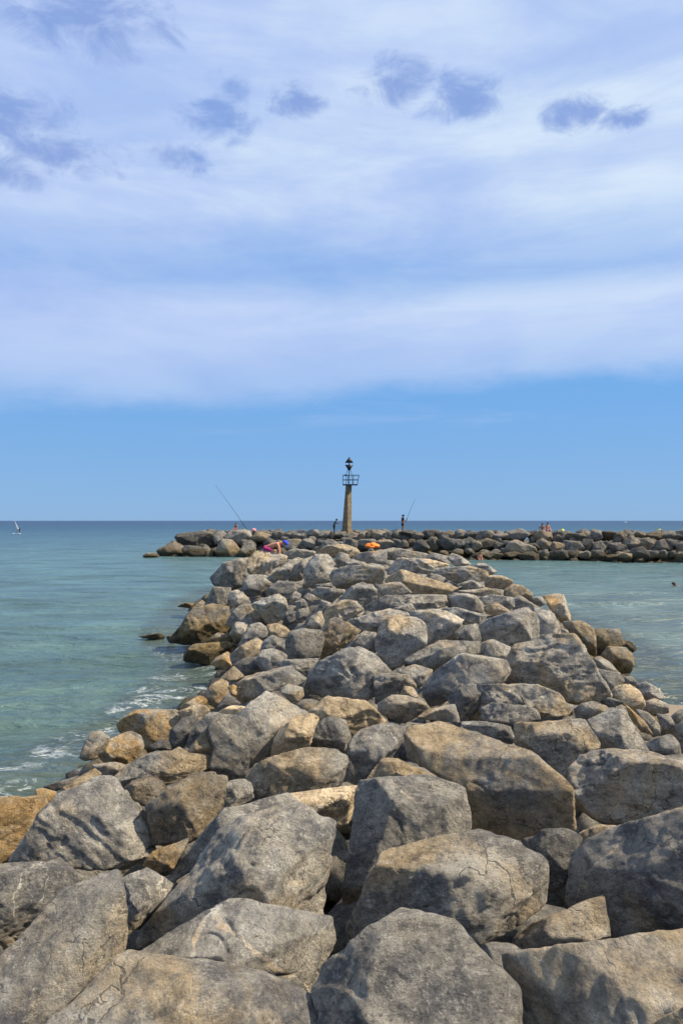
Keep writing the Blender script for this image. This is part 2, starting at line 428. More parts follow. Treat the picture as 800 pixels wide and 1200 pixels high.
def np_mesh(name, verts, faces, smooth=True):
    """faces: (n,3) or (n,4) int array"""
    me = bpy.data.meshes.new(name)
    nf, k = faces.shape
    me.vertices.add(len(verts)); me.vertices.foreach_set('co', np.asarray(verts, np.float32).ravel())
    me.loops.add(nf * k); me.loops.foreach_set('vertex_index', faces.astype(np.int32).ravel())
    me.polygons.add(nf); me.polygons.foreach_set('loop_start', np.arange(0, nf * k, k, dtype=np.int32))
    me.polygons.foreach_set('use_smooth', np.full(nf, smooth, dtype=bool))
    me.update(calc_edges=True); me.validate()
    return me

# vectorised gradient noise
def _hash(ix, iy, iz):
    h = (ix.astype(np.int64) * 374761393 + iy.astype(np.int64) * 668265263 + iz.astype(np.int64) * 2147483647 % 4294967291) & 0xFFFFFFFF
    h = ((h ^ (h >> 13)) * 1274126177) & 0xFFFFFFFF
    h = ((h ^ (h >> 16)) * 2246822519) & 0xFFFFFFFF
    return (h ^ (h >> 15)) & 0xFFFF
_rg = np.random.RandomState(5)
_G = _rg.normal(size=(4096, 3)); _G /= np.linalg.norm(_G, axis=1)[:, None]
def pnoise(p):
    i = np.floor(p).astype(np.int64); f = p - i
    u = f * f * f * (f * (f * 6 - 15) + 10)
    out = np.zeros(len(p))
    for a in (0, 1):
        wx = u[:, 0] if a else 1 - u[:, 0]
        for b_ in (0, 1):
            wy = u[:, 1] if b_ else 1 - u[:, 1]
            for c in (0, 1):
                wz = u[:, 2] if c else 1 - u[:, 2]
                g = _G[_hash(i[:, 0] + a, i[:, 1] + b_, i[:, 2] + c) & 4095]
                out += wx * wy * wz * (g[:, 0] * (f[:, 0] - a) + g[:, 1] * (f[:, 1] - b_) + g[:, 2] * (f[:, 2] - c))
    return out * 1.5

_ico = {}
def ico(level):
    if level not in _ico:
        bm = bmesh.new(); bmesh.ops.create_icosphere(bm, subdivisions=level, radius=1.0)
        v = np.array([q.co[:] for q in bm.verts]); f = np.array([[q.index for q in fc.verts] for fc in bm.faces])
        bm.free(); v /= np.linalg.norm(v, axis=1)[:, None]
        _ico[level] = (v, f)
    return _ico[level]

def ray(px, py):
    """direction of a photo pixel, scaled so that y = 1"""
    return np.array([(px - 400.0) / FPX, 1.0, -(py - HORIZON) / FPX])

def at(px, py, Y):
    d = ray(px, py)
    return Vector((d[0] * Y, Y, CAM_H + d[2] * Y))

def tube(bm, pts, radii, seg=6):
    rings = []
    for i, p in enumerate(pts):
        p = Vector(p)
        a = Vector(pts[max(0, i - 1)]); b_ = Vector(pts[min(len(pts) - 1, i + 1)])
        d = (b_ - a).normalized()
        q = d.to_track_quat('Z', 'Y')
        r = radii[i] if isinstance(radii, (list, tuple)) else radii
        rings.append([bm.verts.new(p + q @ Vector((math.cos(t) * r, math.sin(t) * r, 0))) for t in [k * 2 * math.pi / seg for k in range(seg)]])
    for r0, r1 in zip(rings, rings[1:]):
        for k in range(seg):
            bm.faces.new((r0[k], r0[(k + 1) % seg], r1[(k + 1) % seg], r1[k]))
    bm.faces.new(rings[0][::-1]); bm.faces.new(rings[-1])

def bm_obj(name, bm, mat, parent=None, smooth=False):
    me = bpy.data.meshes.new(name)
    bmesh.ops.recalc_face_normals(bm, faces=bm.faces)
    bm.to_mesh(me); bm.free()
    if smooth:
        me.polygons.foreach_set('use_smooth', [True] * len(me.polygons))
    return link(name, me, mat, parent)

# ------------------------------------------------------------------ lie of the land
XLY = [0, 8, 10.8, 12.4, 15.5, 20.6, 24, 29, 34, 40, 46]
XL = [-5.4, -5.2, -4.95, -4.5, -4.0, -3.9, -5.6, -6.6, -7.4, -7.4, -6.5]
XRY = [0, 12, 15.8, 19.5, 22.7, 27, 32, 40, 46]
XR = [6.8, 7.0, 7.3, 7.8, 8.9, 9.0, 8.8, 8.0, 7.0]
CRY = [-6, 0, 4, 12, 25, 33, 40, 43, 48]
CR = [1.5, 1.6, 1.65, 1.85, 2.2, 2.32, 2.30, 1.4, -0.4]
def near_h(X, Y):
    cr = np.interp(Y, CRY, CR)
    xl = np.interp(Y, XLY, XL); xr = np.interp(Y, XRY, XR)
    k = np.minimum((X - xl) / 3.9, (xr - X) / 4.2)
    k = np.clip(k, -0.6, 1.0)
    return np.where(k > 0, k * (1.25 - 0.25 * k), k * 1.6) * np.maximum(cr, 0.02) + np.minimum(cr, 0)
FA = np.array([-21.0, 81.5]); FB = np.array([34.0, 69.0])       # waterline of the far breakwater
FT = (FB - FA) / np.linalg.norm(FB - FA); FN = np.array([-FT[1], FT[0]])
if FN[1] < 0: FN = -FN
def far_h(X, Y):
    u = (X - FA[0]) * FT[0] + (Y - FA[1]) * FT[1]
    v = (X - FA[0]) * FN[0] + (Y - FA[1]) * FN[1]
    k = np.minimum(np.minimum(v / 5.2, (16.0 - v) / 5.2), (u + 1.0) / 4.0)
    return np.clip(k, -0.5, 1.0) * 2.62
def hit(hf, px, py, y0, y1, n=1500):
    d = ray(px, py)
    Y = np.linspace(y0, y1, n)
    z = CAM_H + d[2] * Y
    s = hf(d[0] * Y, Y) - z
    k = np.where(s > 0)[0]
    if len(k): return Y[k[0]]
    return Y[np.argmax(s)]

# ------------------------------------------------------------------ sea, sea bed edge, core of the jetties
def sea():
    ys = [-60.0]
    while ys[-1] < 3: ys.append(ys[-1] + 1.2)
    st = 0.10
    while ys[-1] < 14000:
        ys.append(ys[-1] + st)
        if ys[-1] > 22: st *= 1.018
    ys = np.array(ys)
    xs = [0.0]; st = 0.14
    while xs[-1] < 14000:
        xs.append(xs[-1] + st)
        if xs[-1] > 14: st *= 1.045
    xs = np.array([-q for q in xs[:0:-1]] + xs)
    X, Y = np.meshgrid(xs, ys)
    x = X.ravel(); y = Y.ravel()
    sx = np.interp(np.abs(x), np.abs(xs[xs >= 0]), np.gradient(xs[xs >= 0])); sy = np.interp(y, ys, np.gradient(ys))
    z = np.zeros_like(x)
    for i, (wl, amp, st_) in enumerate(((6.0, 0.16, 0.45), (2.6, 0.13, 0.5), (1.25, 0.075, 0.55), (0.6, 0.032, 0.6))):
        q = pnoise(np.stack([x * st_ / wl + i * 7.7 + y * 0.10 / wl, y / wl + i * 3.1, np.full_like(x, i * 1.7)], 1))
        ridge = 1 - np.abs(q) * 2.0
        keep = np.clip(1.6 - np.maximum(sx * st_, sy) * 3.0 / wl, 0, 1)
        shelter = np.where((x > 5) & (y < 70), 0.75, 1.0)
        z += amp * (0.55 * q + 0.45 * (ridge - 0.6)) * keep * shelter
    nx, ny = len(xs), len(ys)
    idx = np.arange(nx * ny).reshape(ny, nx)
    f = np.stack([idx[:-1, :-1], idx[:-1, 1:], idx[1:, 1:], idx[1:, :-1]], -1).reshape(-1, 4)
    me = np_mesh('sea', np.stack([x, y, z], 1), f)
    # closeness to the foot of the stones, for wash and weed in the shallows
    kx = np.minimum((x - np.interp(y, XLY, XL)) / 3.9, (np.interp(y, XRY, XR) - x) / 4.2)
    shore = np.clip(1.0 + (kx + 0.12) / 0.30, 0, 1) * np.clip((47 - y) / 3, 0, 1) * np.clip((y + 8) / 3, 0, 1)
    v_far = (x - FA[0]) * FN[0] + (y - FA[1]) * FN[1]; u_far = (x - FA[0]) * FT[0] + (y - FA[1]) * FT[1]
    shore = np.maximum(shore, 0.8 * np.clip(1.0 + v_far / 1.2, 0, 1) * (u_far > -1.5) * (v_far < 16))
    at_ = me.attributes.new('shore', 'FLOAT', 'POINT'); at_.data.foreach_set('value', shore.astype(np.float32))
    o = link('sea', me, WATER); o['kind'] = 'structure'
sea()

def sheet(name, hf, x0, x1, y0, y1, step, drop, mat, lo=-0.7):
    xs = np.arange(x0, x1 + step, step); ys = np.arange(y0, y1 + step, step)
    X, Y = np.meshgrid(xs, ys); x = X.ravel(); y = Y.ravel()
    z = hf(x, y) - drop + 0.22 * pnoise(np.stack([x * 1.3, y * 1.3, x * 0 + 3.3], 1))
    z = np.maximum(z, lo)
    nx, ny = len(xs), len(ys)
    idx = np.arange(nx * ny).reshape(ny, nx)
    f = np.stack([idx[:-1, :-1], idx[:-1, 1:], idx[1:, 1:], idx[1:, :-1]], -1).reshape(-1, 4)
    o = link(name, np_mesh(name, np.stack([x, y, z], 1), f), mat); o['kind'] = 'structure'
    o.color = (0.3, 0.10, 0.0, 0.0)  # core tinted dark, painting deep shade into the gaps between stones
    return o
sheet('jetty_core', near_h, -9, 11, -6, 50, 0.3, 0.72, ROCK)
sheet('breakwater_core', far_h, -26, 75, 50, 105, 0.8, 0.9, ROCK)
def beach_h(X, Y): return np.clip((15.2 - Y + 0.35 * (X - 8.0)) * 0.045, -0.4, 0.6)
xs = np.arange(5, 60, 0.5); ys = np.arange(-30, 30, 0.5)
X_, Y_ = np.meshgrid(xs, ys); x_ = X_.ravel(); y_ = Y_.ravel()
z_ = beach_h(x_, y_) + 0.02 * pnoise(np.stack([x_ * 0.6, y_ * 0.6, x_ * 0], 1))
idx = np.arange(len(x_)).reshape(len(ys), len(xs))
bo = link('beach', np_mesh('beach', np.stack([x_, y_, z_], 1), np.stack([idx[:-1, :-1], idx[:-1, 1:], idx[1:, 1:], idx[1:, :-1]], -1).reshape(-1, 4)), SAND)
bo['kind'] = 'structure'

# ------------------------------------------------------------------ one armour stone
def rock_shape(poly, tz, up, seed, level, rough=1.0, facets=8, chips=None):
    """poly: outline (n,2) round the origin, metres; tz: half thickness; up: world up in the local frame (x right, y up, z to viewer).
    A star-shaped solid: the outline swept in depth, cut by facet planes, chipped and roughened."""
    rg = np.random.RandomState(seed)
    if chips is None: chips = {2: 3, 3: 4, 4: 4, 5: 5, 6: 6}[level]
    d, f = ico(level)
    # radial outline
    n = 360
    ph = np.arange(n) * 2 * np.pi / n
    e = np.stack([np.cos(ph), np.sin(ph)], 1)
    Rr = np.zeros(n)
    for i in range(len(poly)):
        a = poly[i]; b_ = poly[(i + 1) % len(poly)]; s = b_ - a
        den = e[:, 0] * s[1] - e[:, 1] * s[0]
        den = np.where(np.abs(den) < 1e-9, 1e-9, den)
        t = (a[0] * s[1] - a[1] * s[0]) / den
        u = (a[0] * e[:, 1] - a[1] * e[:, 0]) / den
        ok = (t > 0) & (u >= -1e-6) & (u <= 1 + 1e-6)
        Rr = np.where(ok & (t > Rr), t, Rr)
    Rr = np.where(Rr <= 0, np.median(Rr[Rr > 0]), Rr)
    k = np.exp(-0.5 * (np.arange(-10, 11) / 0.9) ** 2); k /= k.sum()
    Rr = np.convolve(np.concatenate([Rr[-10:], Rr, Rr[:10]]), k, 'valid')
    # orientation: spread the sampling directions with the outline's proportions
    sxy = np.array([np.ptp(poly[:, 0]) / 2, np.ptp(poly[:, 1]) / 2, tz])
    d = d * sxy; d = d / np.linalg.norm(d, axis=1)[:, None]
    # gentle warp so that faces are not perfectly flat
    size = float((sxy[0] + sxy[1]) / 2)
    w_ = np.stack([pnoise(d * 1.7 + seed * 0.37 + q * 11.3) for q in range(3)], 1) * 0.022
    dw = d + w_; dw /= np.linalg.norm(dw, axis=1)[:, None]
    cosp = np.sqrt(np.maximum(1e-6, dw[:, 0] ** 2 + dw[:, 1] ** 2))
    fi = (np.arctan2(d[:, 1], d[:, 0]) % (2 * np.pi)) / (2 * np.pi) * n
    i0 = fi.astype(int) % n; fr = fi - np.floor(fi)
    Rp = Rr[i0] * (1 - fr) + Rr[(i0 + 1) % n] * fr
    cosd = np.sqrt(np.maximum(1e-6, d[:, 0] ** 2 + d[:, 1] ** 2))
    inv = [cosd / Rp]
    S = lambda a: np.max(poly @ np.array([math.cos(a), math.sin(a)]))
    planes = []
    for side in (1, -1):
        base = rg.uniform(0, 6.28)
        for j in range(facets):
            a = base + j * 2.399 + rg.uniform(-0.3, 0.3)
            al = math.radians(rg.choice([rg.uniform(8, 28), rg.uniform(32, 58), rg.uniform(58, 82)], p=[0.26, 0.46, 0.28]))
            s = S(a)
            dd = math.hypot(math.cos(al) * s, math.sin(al) * tz) * rg.uniform(0.62, 0.96)
            dd = max(dd, math.cos(al) * s * 0.985)
            planes.append((math.cos(al) * math.cos(a), math.cos(al) * math.sin(a), side * math.sin(al), dd))
    planes.append((0, 0, 1, tz * rg.uniform(0.86, 1.0))); planes.append((0, 0, -1, tz))
    # a bedding face that lies roughly level
    u = np.array(up) + rg.normal(size=3) * 0.16; u /= np.linalg.norm(u)
    a = math.atan2(u[1], u[0]); cu = math.hypot(u[0], u[1])
    planes.append((*u, max(cu * S(a) * 0.985, math.hypot(cu * S(a), u[2] * tz) * 0.86)))
    pl = np.array(planes)
    q = np.maximum(dw @ pl[:, :3].T, 1e-4) / pl[:, 3]
    inv.append(q.max(1) if False else (np.power(q / q.max(1)[:, None], 300).sum(1)) ** (1 / 300) * q.max(1))
    r = 1.0 / ((np.maximum(inv[0], inv[1]) * (1 + (np.minimum(inv[0], inv[1]) / np.maximum(inv[0], inv[1])) ** 110) ** (1 / 110)))
    # chips: planes struck through the skin of the block, each leaving a flat face with crisp edges
    for rnd_, (cnt, lo, hi) in enumerate(((chips, 0.02, 0.09),)):
        Pn = d * r[:, None]
        fn = np.cross(Pn[f[:, 1]] - Pn[f[:, 0]], Pn[f[:, 2]] - Pn[f[:, 0]])
        vn = np.zeros_like(Pn)
        for c in range(3): np.add.at(vn, f[:, c], fn)
        vn /= np.linalg.norm(vn, axis=1)[:, None] + 1e-12
        for v in rg.choice(len(Pn), cnt):
            n_ = vn[v] + rg.normal(size=3) * 0.22; n_ /= np.linalg.norm(n_)
            h = Pn @ n_
            hm = h.max()
            top = hm - rg.uniform(lo, hi) * min(hm, size)
            over = h > top
            r[over] *= top / h[over]
            Pn[over] = d[over] * r[over][:, None]
    P = d * r[:, None]
    # relief
    o = seed * 1.913
    rough = rough * rg.uniform(0.6, 1.5)
    amp = np.zeros(len(P))
    fq = 1.15 / max(size, 0.05)
    # fracture facets: folded triangle waves leave flat faces that meet in crisp ridges and notches
    def tri(v): return np.abs((v % 2.0) - 1.0) * 2 - 1
    Pw = P * fq + 0.10 * np.stack([pnoise(P * fq * 1.5 + o + 40 + 9 * c) for c in range(3)], 1)
    def folds(freq, k, off):
        out = None
        for i in range(k):
            g = rg.normal(size=3); g /= np.linalg.norm(g)
            v = tri(Pw @ g * freq * rg.uniform(0.7, 1.3) + rg.uniform(0, 2) + off)
            out = v * 0.6 if out is None else (out + 0.6 * v if i == 1 else (np.minimum(out, v + 0.35) if i % 2 else np.maximum(out, v - 0.35)))
        return out
    amp += 0.045 * size * rough * folds(0.8, 4, 0.0)
    if level >= 4: amp += 0.030 * size * rough * folds(2.0, 5, 0.3)
    if level >= 5: amp += 0.024 * size * rough * folds(4.6, 5, 0.7)
    if level >= 6: amp += 0.011 * size * rough * folds(10.0, 5, 0.1)
    amp -= 0.05 * size * rough * np.maximum(0, 1 - np.abs(pnoise(P * fq * 1.7 + o + 5)) * 20.0) ** 1.2 * np.clip(pnoise(P * fq * 1.1 + o + 21) * 3, 0, 1)
    # bedding ledges: a saw-tooth across one axis, where the bed has broken open
    ax = rg.normal(size=3); ax /= np.linalg.norm(ax)
    s_ = (P @ ax) * fq * rg.uniform(2.2, 4.0) + 0.55 * pnoise(P * fq * 1.6 + o + 31)
    fr_ = s_ - np.floor(s_)
    saw = np.where(fr_ < 0.86, fr_ / 0.86, (1 - fr_) / 0.14) - 0.5
    amp += 0.034 * size * rough * saw * np.clip(pnoise(P * fq * 0.9 + o + 51) * 4 + rg.uniform(0.0, 0.7), 0, 1)
    if level >= 5:
        amp += 0.006 * size * rough * pnoise(P * fq * 7.0 + o + 3)
    if level >= 6:
        amp += 0.004 * size * rough * pnoise(P * fq * 13 + o + 7)
    P = P + d * amp[:, None]
    return P, f

# colour presets: tan, light, vein, ochre
PAL = {
    'g': (0.36, 0.47, 0.35, 0.06), 'p': (0.50, 0.58, 0.35, 0.05), 't': (0.78, 0.55, 0.30, 0.14),
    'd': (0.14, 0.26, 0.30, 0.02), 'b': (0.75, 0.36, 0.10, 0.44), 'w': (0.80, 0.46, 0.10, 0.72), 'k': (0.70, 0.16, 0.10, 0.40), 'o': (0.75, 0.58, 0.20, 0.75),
    'm': (0.60, 0.50, 0.40, 0.12), 'v': (0.22, 0.42, 1.0, 0.12), 'y': (1.0, 0.95, 0.1, 0.30),
}
rock_count = [0]
def simplify(pts, tol):
    """keep the corners of a closed outline, drop the points that only round it off"""
    def dp(a):
        if len(a) < 3: return a
        s, e = a[0], a[-1]; L = np.hypot(*(e - s)) + 1e-9
        dd = np.abs((e[0] - s[0]) * (a[:, 1] - s[1]) - (e[1] - s[1]) * (a[:, 0] - s[0])) / L
        i = int(dd.argmax())
        if dd[i] < tol: return np.array([s, e])
        return np.concatenate([dp(a[:i + 1])[:-1], dp(a[i:])])
    c = pts.mean(0); i = int(np.argmax(np.hypot(*(pts - c).T))); a = np.roll(pts, -i, 0)
    j = int(np.argmax(np.hypot(*(a - a[0]).T)))
    out = np.concatenate([dp(a[:j + 1])[:-1], dp(np.concatenate([a[j:], a[:1]]))[:-1]])
    return out if len(out) >= 4 else pts
def stone(name, label, cat, group, kind, pts, hf, y0, y1, level=None, push=0.0, tk=1.0, seed=None, dark=0.0, grow=1.05):
    rock_count[0] += 1
    seed = seed if seed is not None else rock_count[0] * 17 + 3
    pts = np.array(pts, float)
    mn, mx = pts.min(0), pts.max(0)
    # area centroid
    x, y = pts[:, 0], pts[:, 1]; x2, y2 = np.roll(x, -1), np.roll(y, -1)
    cr = x * y2 - x2 * y; A = cr.sum() / 2
    c = np.array([((x + x2) * cr).sum(), ((y + y2) * cr).sum()]) / (6 * A)
    hgt = mx[1] - mn[1]
    pts = simplify(pts, 0.045 * float(np.hypot(*(mx - mn))))
    Y = hit(hf, c[0], min(c[1] + 0.18 * hgt, 1500), y0, y1) + push
    d = ray(*c); C = Vector((d[0] * Y, Y, CAM_H + d[2] * Y))
    zax = -Vector(d).normalized()                       # towards the viewer
    xax = Vector((0, 0, 1)).cross(zax).normalized(); yax = zax.cross(xax)
    cam_p = Vector((0, 0, CAM_H)); nrm = Vector(d).normalized(); dist = (C - cam_p).dot(nrm)
    loc = []
    for p in pts:
        dd = Vector(ray(*p)); q = cam_p + dd * (dist / dd.dot(nrm)) - C
        loc.append((q.dot(xax), q.dot(yax)))
    loc = np.array(loc) * grow
    a, b_ = np.ptp(loc[:, 0]) / 2, np.ptp(loc[:, 1]) / 2
    rs = np.random.RandomState(seed + 1)
    tz = (0.42 * a + 0.42 * b_) * rs.uniform(0.85, 1.1) * tk
    up = (Vector((0, 0, 1)).dot(xax), Vector((0, 0, 1)).dot(yax), Vector((0, 0, 1)).dot(zax))
    ext = max(mx - mn)
    if level is None:
        level = 6 if ext > 118 else 5 if ext > 44 else 4 if ext > 10 else 3
    P, f = rock_shape(loc, tz, up, seed, level)
    o = link(name, np_mesh(name, P, f), ROCK)
    o.matrix_world = Matrix.Translation(C) @ Matrix((xax, yax, zax)).transposed().to_4x4()
    k = PAL[kind]
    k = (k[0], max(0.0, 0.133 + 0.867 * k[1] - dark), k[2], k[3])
    j = rs.uniform(-1, 1, 4) * (0.12, 0.09, 0.15, 0.04)
    o.color = tuple(float(np.clip(k[i] + j[i], 0, 1)) for i in range(4))
    tag(o, label, cat, group)
    return o, C

NEAR = 'boulders of the near jetty'
def near(kind, label, pts, **kw):
    v = [float(q) for q in pts.replace(',', ' ').split()]
    return stone('boulder', label, 'boulder', NEAR, kind, list(zip(v[::2], v[1::2])), near_h, 2.2, 44.0, **kw)

# ------------------------------------------------------------------ the near jetty, stone by stone (outlines read from the photograph)
# foreground
near('m', 'rough grey and tan slab along the bottom edge, left of centre', '118,1139 150,1115 200,1124 250,1132 295,1140 315,1141 330,1155 372,1172 390,1200 397,1235 200,1255 60,1245 55,1205 85,1165', tk=.8)
near('v', 'grey boulder crossed by pale calcite veins, just above the bottom slab', '160,1115 190,1087 240,1060 270,1055 310,1055 350,1067 385,1075 389,1110 374,1158 357,1168 300,1165 220,1145 170,1130')
near('g', 'tall grey wedge-shaped boulder in the bottom left corner area', '124,1016 136,1022 140,1048 148,1095 150,1118 130,1150 110,1190 70,1230 -10,1235 -15,1150 30,1092 52,1075 70,1048 95,1030')
near('t', 'tan stone cut off by the bottom left corner', '-30,1150 5,1145 14,1165 15,1195 22,1240 -40,1240')
near('g', 'big pyramid-topped grey boulder at the bottom edge, centre', '470,1066 500,1077 530,1085 552,1110 600,1150 608,1165 606,1205 598,1240 400,1245 382,1200 374,1165 385,1135 400,1110 432,1085')
near('m', 'wide tan-grey slab filling the bottom right', '600,1122 652,1112 672,1106 712,1101 740,1100 772,1099 800,1091 845,1088 850,1240 612,1245 604,1180', seed=911)
near('g', 'small grey stone tucked beside the bottom right slab', '560,1113 575,1104 600,1107 615,1118 605,1150 585,1145')
near('m', 'grey upright stone cut off by the right edge, near the bottom', '800,1120 787,1130 776,1155 772,1187 780,1205 845,1210 845,1110', push=-.25)
near('t', 'tan stone in the bottom right corner', '768,1199 800,1181 845,1178 845,1245 770,1245', push=-.3)
near('m', 'wedge of pale grey stone with a blunt upright end, right foreground', '705,1049 708,1065 711,1100 692,1104 652,1112 625,1118 595,1120 605,1097 627,1082 657,1067 692,1055')
near('m', 'smooth rounded grey-brown boulder with an orange vein, centre foreground', '520,980 570,974 600,982 620,995 637,1010 641,1040 632,1060 600,1097 555,1113 515,1120 430,1112 408,1090 412,1062 430,1025 455,1000')
near('g', 'very large blue-grey boulder at the right edge, foreground', '845,930 800,946 750,957 720,972 695,984 672,1003 665,1030 667,1060 700,1088 712,1104 770,1104 850,1100')
near('d', 'small dark pointed stone with a white vein wedged beside the orange-veined boulder', '618,985 640,974 668,973 682,982 675,1000 665,1025 657,1042 645,1046 634,1012')
near('t', 'small tan stone wedged behind the very large blue-grey boulder', '672,992 680,976 700,967 724,968 702,988 682,1006')
near('g', 'rounded grey block with a mottled face, centre foreground', '422,917 460,909 495,910 520,914 540,922 550,940 552,955 548,978 505,1012 445,1035 402,1062 399,1030 405,975 409,945 415,927')
near('p', 'small pale stone perched on the mottled grey block', '440,900 448,889 466,890 485,898 512,911 490,918 435,917')
near('p', 'big pale grey boulder with a broad smooth face, left of centre foreground', '310,945 345,941 362,946 386,968 388,985 391,1020 386,1060 378,1078 300,1078 225,1085 180,1102 158,1110 163,1098 190,1060 225,1018 248,995 260,974 288,963')
near('y', 'flat yellow-tan slab behind the big pale smooth-faced boulder', '325,932 360,927 400,921 421,921 413,945 408,964 385,972 340,962')
near('g', 'grey ridge of stone along the back of the big pale smooth-faced boulder', '307,933 335,931 350,945 300,972 260,1002 225,1028 203,1032 190,1040 200,1015 225,985 250,965 262,950 285,941')
near('t', 'huge tan boulder sloping down to the right, centre of the jetty', '472,868 478,855 493,846 517,846 540,853 562,868 600,878 618,884 645,905 660,921 672,950 673,970 655,977 612,985 575,982 550,965 540,920 500,905 480,890')
near('m', 'large grey boulder with an orange streak, right of the huge tan boulder', '680,884 715,878 750,884 800,893 848,902 848,945 800,950 752,958 735,967 715,966 685,947 667,933 665,915 672,893')
near('t', 'square tan block above the huge tan boulder, right of centre', '602,847 632,842 650,840 682,845 697,860 705,875 684,882 668,920 660,917 637,894 607,877 602,857')
# left foreground
near('g', 'blunt grey boulder at the left edge, below the peaked boulder', '0,1012 30,1010 45,1013 67,1011 82,1018 95,1030 88,1048 55,1077 30,1097 15,1112 0,1113 -35,1112 -45,1050 -30,1015')
near('p', 'little grey triangular stone between the tall wedge and the big pale boulder', '147,1033 155,1036 178,1060 162,1085 150,1094 145,1062', push=-.1)
near('g', 'small grey stone with a flat top behind the little triangular stone', '141,1032 155,1024 172,1018 190,1025 201,1037 197,1052 180,1068 163,1088 147,1080')
near('p', 'large pale peaked boulder close to the sea on the left', '120,912 130,917 142,930 162,942 175,960 178,985 178,997 172,1005 140,1018 100,1020 72,1011 50,1010 15,1008 14,1000 38,972 62,945 82,932 110,915')
near('w', 'brown algae-stained boulder at the left edge by the water', '0,932 15,930 38,929 50,934 57,950 50,962 32,982 15,1000 0,1014 -45,1014 -45,938')
near('w', 'small brown stone at the water between the left-edge brown boulder and the peaked boulder', '40,926 50,924 66,928 63,942 58,950 48,940')
near('w', 'long brown stone leaning behind the tip of the peaked boulder', '65,935 75,922 100,907 110,901 118,907 112,916 95,926 75,936 60,947')
near('d', 'dark flat rock at the edge of the surf', '50,922 72,915 92,909 86,920 67,927')
near('d', 'tiny dark rock awash beside the surf', '85,907 90,902 105,900 102,906 92,909')
near('t', 'low tan stone above the surf, right of the tiny dark rock', '107,897 132,893 148,896 147,904 128,913 116,911')
near('w', 'upright brown stone at the sea edge, leftmost of the brown cluster', '97,875 107,859 117,857 130,865 122,877 116,888 100,891 94,888')
near('w', 'brown boulder with a dark underside in the cluster at the sea edge', '115,884 125,870 150,857 165,862 168,875 160,888 145,897 125,896')
near('w', 'large square yellow-brown block at the sea edge', '138,848 150,836 160,832 180,831 206,832 211,840 203,855 200,870 190,876 170,877 160,866 142,860')
near('d', 'small dark grey stone below the square yellow-brown block', '175,875 187,866 199,869 201,879 185,882')
near('t', 'long tan ledge with a dark overhung front, left side', '150,896 160,890 185,880 205,878 232,882 251,886 247,898 225,907 200,919 190,922 160,913 142,928 130,918 133,909')
near('k', 'rounded dark brown stone under the long tan ledge', '142,928 155,915 175,911 190,916 196,925 187,939 172,944 160,940')
near('k', 'big round brown boulder half in shadow, left side', '200,922 215,912 232,905 250,906 262,911 266,920 256,935 254,955 247,972 225,982 200,992 180,988 174,962 173,945 185,935')
near('o', 'tan-yellow stone showing below the big round brown boulder', '180,998 200,989 222,982 214,1002 203,1018 185,1024 168,1014')
near('g', 'small grey cube-like stone against the rough-faced boulder', '254,930 267,916 285,914 294,918 297,936 282,944 265,952 255,956 251,948')
near('m', 'rough-faced oblong boulder with a flat tan top, left of centre', '292,905 300,895 325,886 360,877 385,877 401,882 405,892 405,910 400,919 375,928 345,931 307,934 296,931 290,917')
near('d', 'dark blue-grey block in shadow left of the yellow-faced stone', '246,898 250,875 243,855 254,836 275,837 288,850 292,890 287,913 266,915')
near('p', 'tall boulder with a dark left face and pale cap, left of centre', '272,852 284,832 300,818 312,810 325,813 342,822 360,835 348,852 332,872 318,887 295,899 284,902 278,872')
near('y', 'bright yellow-cream faced stone, left of centre', '317,884 322,865 335,850 352,838 362,836 373,842 369,860 360,878 335,886', push=-.15)
near('d', 'shaded green-grey stone right of the yellow-cream faced stone', '362,875 370,852 378,843 390,840 406,845 411,868 402,882 385,879', push=.05)
near('t', 'low rounded tan-grey boulder below the big speckled one', '361,834 372,821 384,816 400,818 425,821 440,830 453,846 437,853 420,859 409,870 403,850 385,842 372,846')
near('g', 'angular grey stone with a broken corner left of the huge tan boulder', '412,868 424,857 455,847 472,852 476,860 473,867 467,876 459,888 442,893 433,908 421,921 416,896 405,881')
near('t', 'small tan stone with a green-dark front above the angular grey stone', '444,825 460,816 478,815 497,823 503,832 483,840 474,848 455,843 443,835')
near('t', 'small flat-topped tan block just behind the huge tan boulder', '500,832 518,827 532,825 536,833 539,847 525,848 503,843 488,842')
near('t', 'tiny tan stone standing in the hollow in the middle of the jetty', '468,814 474,804 483,805 491,817 480,819')
near('d', 'dark stone in the hollow right of the big speckled boulder', '437,792 455,788 478,791 487,805 470,812 463,816 441,824 437,808')
near('p', 'pale wedge resting over the hollow in the middle of the jetty', '465,786 486,779 507,785 501,797 490,806 478,794')
near('g', 'big speckled grey boulder with a humped back, centre left', '354,803 362,789 378,774 398,764 413,758 423,758 437,767 453,783 456,789 446,801 438,816 425,823 405,819 385,820 365,817 355,811')
near('t', 'small smooth tan stone left of the big speckled boulder', '326,808 338,802 354,806 356,815 350,822 340,822')
near('m', 'rough low boulder above the tall pale-capped one, left side', '280,800 300,789 322,785 337,781 348,787 358,795 350,804 328,809 312,811 298,819 284,825 278,815 284,806')
near('d', 'smooth dark grey cubic block, centre left', '335,752 340,741 354,736 377,739 379,750 374,770 359,773 337,773')
near('g', 'grey slab lying under the smooth dark cubic block', '324,779 335,773 359,770 373,772 360,794 349,789 338,783')
near('t', 'tan boulder with a lit ridge right of the smooth dark cubic block', '379,734 393,726 405,734 422,739 410,752 392,764 375,774 376,752')
near('g', 'small grey shark-fin stone left of the pale crumpled boulder', '412,756 426,739 440,742 447,753 437,766 422,759')
near('p', 'pale crumpled boulder in the middle of the jetty', '444,742 450,728 465,722 488,724 499,737 497,755 487,768 474,776 460,784 447,771 439,758')
